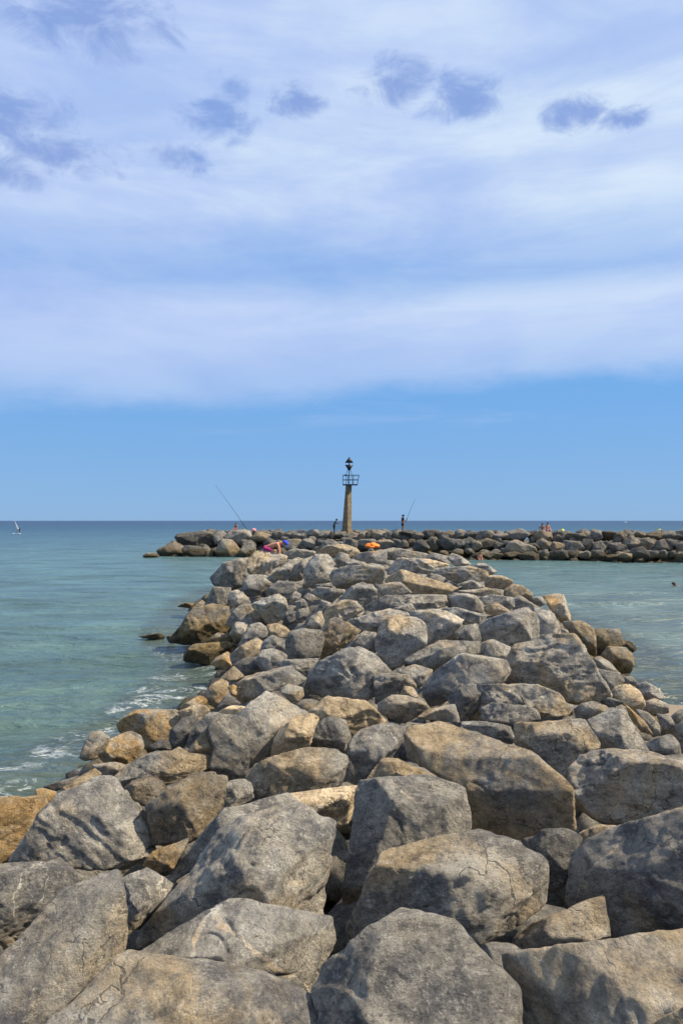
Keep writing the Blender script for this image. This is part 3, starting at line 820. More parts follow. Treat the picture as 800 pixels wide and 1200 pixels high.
near('p', 'pale rugged boulder right behind the pale crumpled one', '480,718 500,715 514,715 528,718 543,726 539,737 528,748 515,753 500,760 492,742 482,726')
near('p', 'low pale grey stone left behind the pale crumpled boulder', '408,727 430,717 453,714 474,717 481,724 458,729 447,738 441,744 418,737')
near('g', 'long grey ridge stone above the hollow in the middle of the jetty', '470,776 497,760 514,751 534,747 562,752 562,766 540,769 525,776 508,787 490,783')
near('d', 'small blue-dark stone set into the long grey ridge stone', '502,772 514,762 532,758 536,766 524,775 509,785 501,782', push=-.4)
near('m', 'grey-tan stone against the left side of the great grey slab', '560,755 577,750 594,756 604,761 601,779 597,789 580,777 561,768')
near('m', 'big rough-topped boulder with a dark pitted flank, centre right', '497,803 511,786 525,774 542,766 561,765 591,774 598,787 588,800 566,802 548,804 530,818 518,825 504,827 498,815')
near('d', 'dark hollowed stone left of the wide tan slab', '523,819 540,805 552,801 563,806 562,821 553,836 546,847 537,847 533,832')
near('t', 'wide tan slab arched over a grey block, right of centre', '552,803 571,801 606,800 627,804 652,814 666,828 670,838 650,842 632,843 612,838 590,836 570,838 562,844 549,843 551,830')
near('g', 'grey block tucked under the wide tan slab', '564,829 577,824 598,826 620,830 628,836 628,843 605,851 599,858 585,850 564,845', push=-.25)
near('g', 'flat grey stone between the huge tan boulder and the square tan block', '540,846 570,846 597,852 602,868 590,877 562,867 545,856')
near('p', 'great smooth grey slab leaning down to the right, right of centre', '605,758 627,750 638,746 666,746 676,748 695,781 704,795 713,814 703,825 686,827 664,822 652,814 631,805 606,801 589,799 594,790 599,778')
near('g', 'grey stone with a rounded top below the great smooth slab', '672,830 682,824 696,822 711,828 710,837 690,844 675,841')
near('p', 'grey boulder with a white chipped corner, right side', '688,845 700,838 715,831 730,832 741,845 751,862 761,883 740,884 707,879 697,862')
near('o', 'thin orange-tan flake of rock standing on edge, right side', '731,824 742,832 754,845 765,861 750,857 738,841', push=-.15)
near('g', 'smooth grey stone behind the orange-tan flake', '744,831 760,836 772,850 773,862 764,863 752,848')
near('d', 'dark rough stone below the little beach, right side', '768,836 785,839 791,852 776,857')
near('m', 'squat stone with a dark left face near the right edge', '755,873 762,867 785,860 795,872 797,888 760,886')
near('d', 'dark slab at the right edge above the orange-streaked boulder', '762,887 785,886 815,882 850,880 850,906 800,904 780,897')
near('g', 'grey stone at the right edge under the little beach', '790,851 810,844 850,848 850,886 800,887 796,868')
# right flank
near('k', 'tall ragged brown rock on the right shore, upper left of its group', '657,729 669,729 683,728 695,737 694,753 698,768 686,764 679,751 667,744')
near('k', 'large ragged brown rock on the right shore', '693,738 705,736 725,737 730,746 731,756 710,762 699,771 692,756')
near('o', 'smooth brown nose of rock jutting into the water on the right', '728,749 739,752 746,760 740,765 730,759')
near('k', 'brown rock with a vertical face at the water, right shore', '704,767 712,758 733,759 742,768 743,777 737,789 728,789 718,780')
near('t', 'smooth tan rounded stone at the edge of the great smooth slab', '692,772 702,769 714,776 724,787 709,787 697,781')
near('d', 'dark blue-grey stone right of the great smooth slab', '697,784 712,786 725,788 731,798 720,808 716,816 710,810 703,795')
near('y', 'sunlit cream and grey boulder on the right slope', '715,812 721,804 737,802 750,811 756,826 747,836 735,829 724,822')
near('d', 'low dark green stone at the right waterline', '725,792 740,793 748,803 738,804 729,799')
near('g', 'grey stone with a dark rim at the right waterline', '744,803 756,798 772,807 779,819 760,823 750,815')
near('t', 'tan stone on the right beside the little beach', '755,823 766,818 782,825 783,835 766,839 753,832')
near('d', 'small dark stone below the dark blue-grey one, right slope', '700,819 712,816 731,823 720,829 709,828')
near('o', 'bright ochre block with furrowed sides on the right skyline of the jetty', '634,700 641,697 650,695 660,698 665,707 668,717 670,728 656,729 648,719 641,709')
near('p', 'small pale stone below the bright ochre block', '655,736 664,738 669,746 657,747')
# right of centre, upper
near('p', 'slab with a bright top and a dark undercut front, right of centre', '560,734 573,726 597,717 616,712 627,721 631,735 633,750 616,754 604,760 576,753 563,754')
near('g', 'grey stone beside the dark undercut of the bright-topped slab', '533,744 544,733 559,731 564,752 552,754 538,748')
near('p', 'low pale stone with a dark gap beneath it, left of the bright-topped slab', '517,714 535,712 552,717 569,721 561,729 548,731 541,725 528,719')
near('p', 'grey sloping boulder between the bright-topped slab and the ochre block', '624,711 637,715 648,719 655,733 657,747 647,748 639,745 631,748 628,728')
near('d', 'low dark flat stone left of the bright ochre block', '614,701 634,699 640,707 632,711 624,708')
near('g', 'grey stone at the upper right slope, above the bright-topped slab', '598,702 609,698 623,707 633,717 630,726 620,718 607,716')
near('g', 'long low grey stone, upper right slope', '558,701 576,697 600,700 602,711 594,716 580,709 563,709')
near('t', 'small bright tan stone, upper right slope', '567,710 583,707 597,716 586,722 569,719')
near('b', 'brownish stone on the upper right edge above the water', '591,690 601,684 611,687 623,695 623,700 602,701 590,698')
near('t', 'tan stone with a shaded base, upper right edge', '567,685 571,674 587,675 602,681 594,691 581,690 568,688')
near('g', 'rounded grey stone on the right skyline where the jetty meets the channel', '553,664 562,660 570,661 582,670 572,675 560,672')
near('t', 'straight-edged tan slab like a plank, upper right', '536,692 550,689 573,690 586,693 590,697 567,700 548,699')
near('g', 'rounded grey stone below the plank-like tan slab', '523,699 542,696 557,698 567,709 566,718 549,718 529,711')
near('g', 'small round grey stone above the plank-like tan slab', '541,683 552,679 563,684 566,689 542,690')
near('m', 'long grey slab on the upper right crest', '507,668 528,663 551,663 571,670 572,680 552,683 535,683 517,676')
# crest
near('d', 'long dark-fronted ledge across the middle of the crest', '432,709 453,698 486,697 524,697 527,709 509,715 489,718 470,714 433,716')
near('p', 'small grey block in front of the long dark-fronted ledge', '460,713 481,707 488,717 474,720 462,718', push=-.3)
near('t', 'broad flat tan slab on the crest', '453,678 472,668 500,674 524,684 536,689 517,697 489,698 468,690 453,686')
near('g', 'grey hump left of the broad flat tan slab', '440,697 449,684 468,682 483,695 461,700 440,702', push=-.4)
near('g', 'long flat slab on the top of the jetty, right of the orange bundle', '430,649 445,644 461,642 482,644 500,649 500,655 474,656 456,656 440,653')
near('g', 'pale flat stone on the skyline right of the long flat slab', '498,654 505,647 524,652 530,661 512,661')
near('g', 'grey wedge on the skyline above the channel', '523,654 530,648 542,653 553,662 535,664')
near('p', 'broad pale slab below the long flat one on the crest', '456,664 465,654 491,655 508,665 502,673 474,670 452,674')
near('y', 'narrow light strip of stone on the crest', '488,655 503,655 518,658 527,662 508,666')
# left upper
near('m', 'boulder with a sunlit ledge and dark recess under it, upper middle', '389,669 399,665 418,664 436,661 449,662 452,674 449,684 422,683 405,690 392,686 387,676')
near('d', 'dark angular stone standing up on the crest', '391,658 397,647 408,650 411,657 402,665')
near('g', 'small flat stone by the dark angular stone on the crest', '405,660 414,657 423,659 427,664 410,667')
near('t', 'broad tan slab on the left of the orange bundle', '370,646 383,640 401,638 417,642 423,650 408,653 387,650 376,651')
near('g', 'pale stone directly below the orange bundle', '414,655 422,648 438,645 452,645 453,654 447,661 436,663 428,658')
near('p', 'low pale stone right of the crouching bather', '329,650 345,643 369,646 370,651 345,656 333,656')
near('p', 'big pale rounded boulder, upper left of the crest', '356,668 362,657 369,650 383,649 391,657 389,680 376,686 366,690 358,680')
near('p', 'slanting pale boulder left of the big pale rounded one', '337,676 341,666 355,656 368,651 362,662 357,672 354,679 341,681')
near('g', 'dark-sided slanting boulder, upper left', '312,678 329,665 345,654 356,653 344,664 338,678 324,684')
near('t', 'flat-topped boulder under the crouching bather', '289,658 298,648 312,645 330,648 335,652 332,660 320,666 312,677 298,677 290,669')
near('d', 'massive dark boulder overhanging the sea, upper left corner of the jetty', '246,678 251,670 262,660 276,656 291,654 296,665 287,684 281,690 267,692 253,688')
near('d', 'dark stone deep in the hollow under the flat-topped boulder', '284,684 291,674 312,674 318,687 303,698 288,700', push=.6)
near('d', 'shaded stone right of the deep hollow, upper left', '310,697 316,688 326,681 346,682 348,696 327,698')
near('g', 'little flat stone under the big pale rounded boulder', '368,685 378,683 388,683 389,689 372,690')
near('g', 'tan-grey stone in shade below the big pale rounded boulder', '365,695 373,688 389,688 405,691 398,700 389,707 378,700')
near('m', 'smooth humped boulder with a flat right end, upper middle', '394,706 403,695 411,688 424,682 434,685 440,691 439,705 425,708 412,708')
near('m', 'rough rounded boulder, upper middle', '379,719 387,709 404,704 418,706 427,715 405,727 380,732')
near('g', 'pointed stone left of the rough rounded boulder', '370,717 376,703 388,707 380,719')
near('m', 'grey stone above the smooth dark cubic block', '358,735 364,723 376,715 380,728 379,739 366,740')
near('g', 'first of the small jumbled stones in the dark hollow, highest', '340,698 346,693 353,697 351,704 341,706')
near('d', 'small dark stone in the middle of the jumbled hollow', '346,705 356,702 361,711 348,714')
near('g', 'small pale stone at the right of the jumbled hollow', '354,701 361,695 370,698 365,707', push=-.1)
near('d', 'roundish dark stone at the bottom of the jumbled hollow', '346,718 355,714 363,718 358,726 348,726')
near('d', 'small dark stone at the left of the jumbled hollow', '335,722 341,714 348,718 346,727 338,730')
near('t', 'tan stone left of the smooth dark cubic block', '312,733 324,730 335,735 342,743 335,748 320,747')
near('t', 'large smooth tan boulder, upper left slope', '293,708 309,700 326,696 335,702 338,720 326,726 316,733 304,722')
near('m', 'boulder with a sunken dark left end, upper left slope', '266,731 272,717 281,710 296,709 308,720 318,732 302,733 291,733 275,737')
near('p', 'small pale upright stone beside the sea-wall of dark boulders, upper left', '267,705 270,693 279,691 292,702 294,709 274,712')
near('d', 'tall dark stone at the sea edge under the overhanging boulder', '241,706 250,688 270,689 270,709 256,712 241,712')
near('b', 'flat brown rock awash, upper left shore', '208,711 216,706 228,707 226,713')
near('b', 'small brown rock beside the flat one awash, upper left shore', '227,711 237,703 242,708 238,713')
near('k', 'great brown algae-covered boulder sloping into the sea, left shore', '198,752 204,740 216,724 227,714 242,709 268,712 270,737 254,744 241,754 221,756')
near('d', 'dark wet stone at the foot of the great brown boulder', '240,752 255,742 271,744 272,754 256,757')
near('p', 'upright stone with a sunlit right face, left slope', '269,742 277,729 292,731 285,746 277,755')
near('g', 'rounded dark stone with a smooth back, left slope', '282,747 293,733 304,730 315,737 312,746 292,754 276,761')
near('w', 'low brown rock at the waterline below the great brown boulder', '217,765 227,755 250,754 268,752 275,758 270,765 254,771 246,778 231,778 216,775')
near('w', 'small brown stone at the waterline, left shore', '247,779 252,771 267,764 273,772 274,780 260,783')
near('t', 'tan stone with a peaked top, left slope', '270,767 285,755 301,747 309,753 303,768 288,773 273,780')
near('g', 'grey stone in shade left of the smooth dark cubic block', '305,764 309,751 318,744 336,751 337,766 319,762', push=.2)
near('g', 'grey stone under the shaded one, left slope', '300,774 307,762 319,760 336,767 336,774 323,785 308,788')
near('d', 'dark stone over the waterline, left slope', '273,780 285,772 302,769 309,775 309,787 292,792 284,792')
near('b', 'brown stone at the waterline below the dark stone, left slope', '256,797 267,785 274,780 287,793 278,799 266,799')
near('w', 'rounded brown boulder at the waterline, left shore', '233,816 250,800 259,795 268,799 267,812 254,825 244,821')
near('o', 'small bright orange-tan stone, left slope', '267,805 274,802 285,809 281,819 271,815', push=-.1)
near('d', 'dark wedge of stone below the bright orange-tan one', '250,834 266,815 282,824 274,830 256,835')
near('y', 'sunlit cream stone against the dark blue-grey block', '254,836 271,827 288,828 277,843 266,843')
near('w', 'low brown stone at the water above the square yellow-brown block', '202,833 215,825 234,815 246,818 242,826 225,828')
near('t', 'tan stone beside the dark rounded one, left shore', '209,834 231,825 240,827 246,833 235,848 226,839 214,843')
near('d', 'dark rounded stone right of the square yellow-brown block', '199,876 199,856 213,843 228,838 234,848 223,864 213,876')
near('g', 'grey leaning slab behind the pale triangular stone, left side', '218,874 230,850 246,834 259,836 252,848 242,855 226,877')
near('m', 'pale triangular stone left of the dark blue-grey block', '218,881 232,864 243,852 252,870 252,884 235,889', push=-.2)
near('t', 'small tan stone on the back of the long tan ledge', '198,882 210,875 221,882 216,893 199,895')
# rocks awash off the left shore
def awash(label, pts, Y, kind='b'):
    v = [float(q) for q in pts.replace(',', ' ').split()]
    return stone('boulder', label, 'rock', None, kind, list(zip(v[::2], v[1::2])), near_h, Y, Y + 0.01, level=4)
awash('low dark rock awash in the sea off the great brown boulder', '163,745 175,742 186,742 194,746 190,749 168,748', 25.0, 'd')
awash('little brown rock awash beside the great brown boulder', '195,747 200,744 206,746 204,751 197,751', 24.2)
awash('small brown rock awash beyond the tip of the far breakwater', '167,651 173,648 182,648 187,651 184,654 170,654', 78.5)

# ------------------------------------------------------------------ the far breakwater
FAR = 'boulders of the far breakwater'
def far(kind, label, pts, **kw):
    if isinstance(pts, str):
        v = [float(q) for q in pts.replace(',', ' ').split()]; pts = list(zip(v[::2], v[1::2]))
    return stone('boulder', label, 'boulder', FAR, kind, pts, far_h, 62.0, 96.0, dark=0.35, grow=1.12, **kw)
far('b', 'rounded brown boulder at the very tip of the far breakwater, at the water', '189,646 192,641 198,637 206,636 216,642 220,652 192,652')
far('d', 'brown boulder second from the tip of the far breakwater, at the water', '214,644 218,640 232,640 240,644 243,653 217,653')
far('m', 'small upright stone third from the tip of the far breakwater, at the water', '240,646 244,644 249,646 249,654 241,654')
far('d', 'long dark boulder topping the tip of the far breakwater', '207,630 210,626 218,624 233,623 251,627 253,639 240,641 222,639 211,635')
far('t', 'tan rounded boulder near the tip of the far breakwater, at the water', '253,646 256,638 260,632 272,634 281,645 278,653 254,653')
far('g', 'grey crest stone second from the tip of the far breakwater', '249,629 255,624 262,623 266,627 261,634 253,638')
far('m', 'broad crest stone under the long leaning fishing rod', '263,629 272,622 286,621 293,623 295,631 281,637 267,634')
far('g', 'wedge-shaped grey boulder at the water just left of the near jetty', '279,648 285,640 292,635 298,640 300,648 290,654 280,653')
far('t', 'light flat crest stone left of the crouching bather', '294,630 302,625 309,624 321,629 310,634 297,634')
far('t', 'long orange-tan slab in the middle of the right-hand breakwater face', '592,643 597,636 604,633 614,636 625,641 627,646 612,648 595,646', push=-.5)
rg = random.Random(11)
WORDS = {'g': 'grey', 'd': 'dark grey', 'm': 'grey-brown', 't': 'tan', 'p': 'pale grey', 'b': 'brown', 'o': 'orange-tan'}
def ordinal(n):
    t_ = ['zeroth', 'first', 'second', 'third', 'fourth', 'fifth', 'sixth', 'seventh', 'eighth', 'ninth', 'tenth', 'eleventh', 'twelfth', 'thirteenth', 'fourteenth',
          'fifteenth', 'sixteenth', 'seventeenth', 'eighteenth', 'nineteenth']
    if n < 20: return t_[n]
    tens = {2: 'twenty', 3: 'thirty', 4: 'forty', 5: 'fifty'}[n // 10]
    return {2: 'twentieth', 3: 'thirtieth', 4: 'fortieth', 5: 'fiftieth'}[n // 10] if n % 10 == 0 else tens + '-' + t_[n % 10]
def row(x0, x1, yl, yr, hmin, hmax, wmin, wmax, kinds, where, jit):
    x = x0; k = 0
    while x < x1:
        wd = rg.uniform(wmin, wmax); ht = min(rg.uniform(hmin, hmax), wd * 0.95)
        cx = x + wd / 2; cy = yl + (yr - yl) * (cx - 300) / 500 + rg.uniform(-jit, jit)
        n = rg.randint(5, 6); ph = rg.uniform(0, 6.28); pts = []
        for i in range(n):
            a = ph + i * 6.283 / n + rg.uniform(-0.28, 0.28)
            q = rg.uniform(0.80, 1.22)
            pts.append((cx + math.cos(a) * wd * 0.56 * q, cy + math.sin(a) * ht * 0.56 * q))
        kd = rg.choice(kinds); k += 1
        far(kd, '%s boulder, %s %s' % (WORDS[kd], ordinal(k), where), pts, seed=rg.randint(1, 9999), tk=rg.uniform(0.9, 1.3))
        x += wd * rg.uniform(0.70, 0.95)
row(318, 835, 627.0, 627.5, 7, 12, 8, 25, 'ggggmtdddb', "to the right of the bather along the far breakwater's crest", 1.6)
row(322, 835, 637.5, 639.5, 8, 15, 9, 27, 'gggmmdddtb', "from the left in the far breakwater's middle row", 3.0)
row(552, 835, 651.5, 651.5, 8, 15, 10, 28, 'ggmmddddbt', "from the left in the far breakwater's bottom row", 2.2)

# ------------------------------------------------------------------ rubble wedged between and beyond the armour stones
def pile(name, label, hf, spots, smin, smax, drop, seed, level=3, col=(0.35, 0.36, 0.2, 0.08)):
    rs = np.random.RandomState(seed)
    protos = []
    for i in range(9):
        n = 8; a = np.arange(n) * 6.283 / n + rs.uniform(-0.3, 0.3, n); q = rs.uniform(0.8, 1.2, n)
        protos.append(rock_shape(np.stack([np.cos(a) * q, np.sin(a) * q * 0.8], 1), 0.8, (0, 0.3, 0.95), 400 + i + seed, level, chips=14))
    V = []; F = []; nv = 0
    for (x, y) in spots:
        P, f = protos[rs.randint(9)]
        s = rs.uniform(smin, smax)
        ang = rs.uniform(0, 6.28); ca, sa = math.cos(ang), math.sin(ang)
        tl = rs.uniform(-0.5, 0.5)
        p = P * s * rs.uniform(0.8, 1.2, 3)
        p = np.stack([p[:, 0], p[:, 1] * math.cos(tl) - p[:, 2] * math.sin(tl), p[:, 1] * math.sin(tl) + p[:, 2] * math.cos(tl)], 1)
        p = np.stack([p[:, 0] * ca - p[:, 1] * sa, p[:, 0] * sa + p[:, 1] * ca, p[:, 2]], 1)
        p += np.array([x, y, float(hf(np.array([x]), np.array([y]))[0]) - drop + rs.uniform(-0.1, 0.1)])
        V.append(p); F.append(f + nv); nv += len(p)
    o = link(name, np_mesh(name, np.concatenate(V), np.concatenate(F)), ROCK)
    o['kind'] = 'stuff'; o.color = col
    tag(o, label, 'rubble')
rs = np.random.RandomState(77)
sp = []; margin = []
for y in np.arange(-5, 47, 0.62):
    for x in np.arange(-8.5, 10, 0.62):
        X = x + rs.uniform(-0.25, 0.25); Y = y + rs.uniform(-0.25, 0.25)
        h = float(near_h(np.array([X]), np.array([Y]))[0])
        if h < -0.35: continue
        inside = False
        if Y > 2.0:
            px = 400 + X / Y * FPX; py = HORIZON + (CAM_H - h) / Y * FPX
            inside = -45 < px < 845 and py < 1245
        if inside: sp.append((X, Y))
        elif (int(round(y / 0.62)) + int(round(x / 0.62))) % 3 == 0 and abs(X) + abs(Y) > 0.0: margin.append((X, Y))
pile('rubble', 'smaller rubble stones wedged in the gaps between the near boulders', near_h, sp, 0.26, 0.42, 0.62, 1, 2)
pile('outer_rubble', 'grey boulders of the jetty outside the picture, beside and below the viewer', near_h, margin, 0.55, 0.8, 0.25, 2, 3)
sp = []
for u in np.arange(0.5, 95, 1.3):
    for v in np.arange(0.4, 15.5, 1.3):
        uu = u + rs.uniform(-0.5, 0.5); vv = v + rs.uniform(-0.5, 0.5)
        sp.append((FA[0] + FT[0] * uu + FN[0] * vv, FA[1] + FT[1] * uu + FN[1] * vv))
pile('breakwater_rubble', 'rubble filling the gaps of the far breakwater', far_h, sp, 0.5, 0.8, 0.32, 3, 3, (0.5, 0.08, 0.2, 0.2))

# ------------------------------------------------------------------ beacon
TY = 82.0; S = TY / FPX
bx0 = (407.2 - 400) * S; bz = CAM_H - (623.5 - HORIZON) * S
beacon = empty('navigation_beacon', (bx0, TY, bz - 0.5))
tag(beacon, 'tapering concrete beacon with railed platform and two black cones base to base', 'beacon')
Hc = (623.5 - 568.5) * S + 0.5
def lerp(a, b_, t): return a + (b_ - a) * t
def colcorners(t):
    L = Vector((lerp(-0.70, -0.22, t), lerp(0.48, 0.24, t))); Fr = Vector((0.0, 0.0)); Rr = Vector((lerp(0.45, 0.46, t), lerp(0.52, 0.40, t)))
    return [Fr, Rr, L + Rr, L]
def colseg(t0, t1, grow=1.0):
    bm = bmesh.new(); rings = []
    for t in (t0, t1):
        cs = colcorners(t); cen = sum(cs, Vector((0, 0))) / 4
        rings.append([bm.verts.new((*(cen + (c - cen) * grow), t * Hc)) for c in cs])
    for k in range(4): bm.faces.new((rings[0][k], rings[0][(k + 1) % 4], rings[1][(k + 1) % 4], rings[1][k]))
    bm.faces.new(rings[0][::-1]); bm.faces.new(rings[1])
    bmesh.ops.bevel(bm, geom=list(bm.edges), offset=0.018, segments=1, affect='EDGES')
    return bm
cuts = [0.0, 0.16, 0.37, 0.58, 0.74, 0.90, 1.0]
for a, b_ in zip(cuts, cuts[1:]):
    bm_obj('column_block', colseg(a + 0.002, b_ - 0.002), CONCRETE, beacon)
bm_obj('column_core', colseg(0.001, 0.999, 0.93), CONCRETE, beacon)
bm_obj('plinth', colseg(-0.02, 0.13, 1.16), CONCRETE, beacon)
pcx = (410.2 - 407.2) * S; pcy = 0.32; pz = Hc; hw = 0.80
def box(bm, c, s):
    v = [bm.verts.new((c[0] + s[0] * i, c[1] + s[1] * j, c[2] + s[2] * k)) for i in (-.5, .5) for j in (-.5, .5) for k in (-.5, .5)]
    for f in ((0, 1, 3, 2), (4, 6, 7, 5), (0, 4, 5, 1), (2, 3, 7, 6), (0, 2, 6, 4), (1, 5, 7, 3)): bm.faces.new([v[q] for q in f])
bm = bmesh.new(); box(bm, (pcx, pcy, pz + 0.05), (hw * 2.05, hw * 1.7, 0.10)); bm_obj('platform', bm, M['rail'], beacon)
RH = (567.5 - 557) * S
def rail_pt(sx, sy, t): return (pcx + sx * (hw + 0.16 * t * (sx > 0)), pcy + sy * 0.72, pz + 0.10 + RH * t)
for sx in (-1, -0.33, 0.38, 1):
    for sy in (-1, 1):
        bm = bmesh.new(); tube(bm, [rail_pt(sx, sy, 0), rail_pt(sx, sy, 1)], 0.03); bm_obj('railing_post', bm, M['rail'], beacon)
for t in (0.5, 1.0):
    for sy in (-1, 1):
        bm = bmesh.new(); tube(bm, [rail_pt(-1, sy, t), rail_pt(1, sy, t)], 0.03); bm_obj('railing_bar', bm, M['rail'], beacon)
    for sx in (-1, 1):
        bm = bmesh.new(); tube(bm, [rail_pt(sx, -1, t), rail_pt(sx, 1, t)], 0.03); bm_obj('railing_bar', bm, M['rail'], beacon)
mx = (409.0 - 407.2) * S
zc = lambda py: (623.5 - py) * S + 0.5
def cone(za, zb, r):
    bm = bmesh.new(); seg = 20
    tip = bm.verts.new((mx, pcy, zb)); ring = [bm.verts.new((mx + r * math.cos(k * 6.2832 / seg), pcy + r * math.sin(k * 6.2832 / seg), za)) for k in range(seg)]
    for k in range(seg): bm.faces.new((ring[k], ring[(k + 1) % seg], tip))
    bm.faces.new(ring[::-1])
    return bm
bm_obj('topmark_cone', cone(zc(542.0), zc(535.0), 0.47), M['iron'], beacon, True)
bm_obj('topmark_cone', cone(zc(544.6), zc(552.4), 0.47), M['iron'], beacon, True)
bm = bmesh.new(); tube(bm, [(mx, pcy, pz + 0.1), (mx, pcy, zc(537))], 0.045); bm_obj('mast', bm, M['iron'], beacon)
for sx in (-1, 1):
    bm = bmesh.new(); tube(bm, [(mx + sx * 0.36, pcy, pz + 0.1), (mx + sx * 0.30, pcy, zc(556)), (mx + sx * 0.16, pcy, zc(550))], 0.028); bm_obj('mast_strut', bm, M['rail'], beacon)
bm = bmesh.new(); box(bm, (mx - 0.38, pcy - 0.3, pz + RH + 0.12), (0.28, 0.2, 0.14)); bm_obj('lamp_box', bm, M['iron'], beacon)

# ------------------------------------------------------------------ people
def skin_mesh(name, chain, mat, parent, sub=2):
    """chain: list of (point, radius, parent index)"""
    me = bpy.data.meshes.new(name)
    me.from_pydata([c[0] for c in chain], [(c[2], i) for i, c in enumerate(chain) if c[2] is not None], [])
    o = bpy.data.objects.new(name + '_tmp', me); COL.objects.link(o)
    md = o.modifiers.new('Skin', 'SKIN'); md.use_smooth_shade = True
    ss = o.modifiers.new('Sub', 'SUBSURF'); ss.levels = sub; ss.render_levels = sub
    for i, c in enumerate(chain):
        o.data.skin_vertices[0].data[i].radius = (c[1], c[1]) if not isinstance(c[1], tuple) else c[1]
        o.data.skin_vertices[0].data[i].use_root = (i == 0)
    dg = bpy.context.evaluated_depsgraph_get()
    ev = bpy.data.meshes.new_from_object(o.evaluated_get(dg))
    bpy.data.objects.remove(o, do_unlink=True)
    ev.name = name; ev.materials.clear()
    return link(name, ev, mat, parent)

def cap_mesh(name, c, r, mat, parent, tilt=0.0, brim=0.0, fwd=(0, 1, 0), cut=-0.15):
    bm = bmesh.new(); bmesh.ops.create_icosphere(bm, subdivisions=3, radius=1.0)
    dead = [v for v in bm.verts if v.co.z < cut - 0.5 * max(0, -v.co.y)]
    bmesh.ops.delete(bm, geom=dead, context='VERTS')
    rot = Vector((0, 1, 0)).rotation_difference(Vector(fwd).normalized())
    for v in bm.verts:
        p = Vector((v.co.x * r * 0.92, v.co.y * r * 1.1, v.co.z * r))
        v.co = rot @ p + Vector(c)
    if brim:
        ring = []
        for k in range(7):
            a = math.pi * (0.15 + 0.7 * k / 6)
            ring.append((Vector((math.cos(a) * r * 0.9, math.sin(a) * r * 1.05, cut * r)), Vector((math.cos(a) * r * 0.9, math.sin(a) * (r + brim) * 1.05, (cut - 0.1) * r))))
        vs_ = [(bm.verts.new(rot @ p + Vector(c)), bm.verts.new(rot @ q + Vector(c))) for p, q in ring]
        for a, b_ in zip(vs_, vs_[1:]): bm.faces.new((a[0], b_[0], b_[1], a[1]))
    o = bm_obj(name, bm, mat, parent, True)
    sm = o.modifiers.new('Thick', 'SOLIDIFY'); sm.thickness = 0.012
    return o

def person(label, loc, rz, J, skin, shorts=None, shirt=None, hat=None, hair=True, scale=1.0, group=None):
    """J: joints, local: x right, y forward, z up; keys pelvis chest neck head, and l/r: sh el ha hip kn an toe"""
    root = empty('person', loc, rz); root.scale = (scale,) * 3
    tag(root, label, 'person', group)
    V = lambda k: Vector(J[k])
    ch = []
    def add(p, r, par): ch.append((tuple(p), r, par)); return len(ch) - 1
    pel = add(V('pelvis'), 0.135, None)
    mid = add(V('pelvis').lerp(V('chest'), 0.5), 0.125, pel)
    che = add(V('chest'), 0.15, mid)
    nek = add(V('neck'), 0.058, che)
    up = (V('head') - V('neck')).normalized()
    hd = add(V('head') - up * 0.03, 0.092, nek)
    add(V('head') + up * 0.075, 0.078, hd)
    look = Vector(J.get('look', (0, 1, 0))).normalized()
    add(V('head') + look * 0.10 - up * 0.02, 0.022, hd)           # nose
    for s in 'lr':
        a = add(V(s + 'sh'), 0.062, che); b_ = add(V(s + 'el'), 0.044, a); c = add(V(s + 'ha'), 0.032, b_)
        fd = (V(s + 'ha') - V(s + 'el')).normalized()
        side = fd.cross(Vector((0, 0, 1)));  side = side.normalized() if side.length > 0.1 else Vector((1, 0, 0))
        palm = add(V(s + 'ha') + fd * 0.06, (0.036, 0.022), c)
        for k, (off, ln) in enumerate(((-0.03, 0.07), (-0.01, 0.085), (0.01, 0.08), (0.03, 0.062))):
            kn = add(V(s + 'ha') + fd * 0.10 + side * off, 0.010, palm)
            add(V(s + 'ha') + fd * (0.10 + ln * 0.8) + side * off * 1.1 + Vector((0, 0, -0.025)), 0.008, kn)
        add(V(s + 'ha') + fd * 0.08 - side * 0.06, 0.010, palm)
        h = add(V(s + 'hip'), 0.088, pel); kn = add(V(s + 'kn'), 0.060, h); calf = add(V(s + 'kn').lerp(V(s + 'an'), 0.35), 0.055, kn)
        an = add(V(s + 'an'), 0.038, calf); add(V(s + 'toe'), 0.034, an)
    skin_mesh('body', ch, skin, root)
    if shorts:
        c2 = [(tuple(V('pelvis') + (V('chest') - V('pelvis')) * 0.15), 0.155, None), (tuple(V('pelvis')), 0.16, 0)]
        for s in 'lr':
            c2.append((tuple(V(s + 'hip')), 0.115, 1)); c2.append((tuple(V(s + 'hip').lerp(V(s + 'kn'), 0.75)), 0.105, len(c2) - 1))
        skin_mesh('shorts', c2, shorts, root)
    if shirt:
        c2 = [(tuple(V('pelvis').lerp(V('chest'), 0.1)), 0.155, None), (tuple(V('pelvis').lerp(V('chest'), 0.5)), 0.145, 0), (tuple(V('chest')), 0.17, 1), (tuple(V('chest').lerp(V('neck'), 0.6)), 0.08, 2)]
        for s in 'lr':
            c2.append((tuple(V(s + 'sh')), 0.078, 2)); c2.append((tuple(V(s + 'sh').lerp(V(s + 'el'), 0.7)), 0.064, len(c2) - 1))
        skin_mesh('shirt', c2, shirt, root)
    if hair: cap_mesh('hair', V('head') + up * 0.025, 0.112, M['hair'], root, fwd=look, cut=-0.1)
    if hat: cap_mesh('cap', V('head') + up * 0.035, 0.128, hat, root, fwd=look, brim=0.08, cut=0.0 if hair else -0.25)
    return root

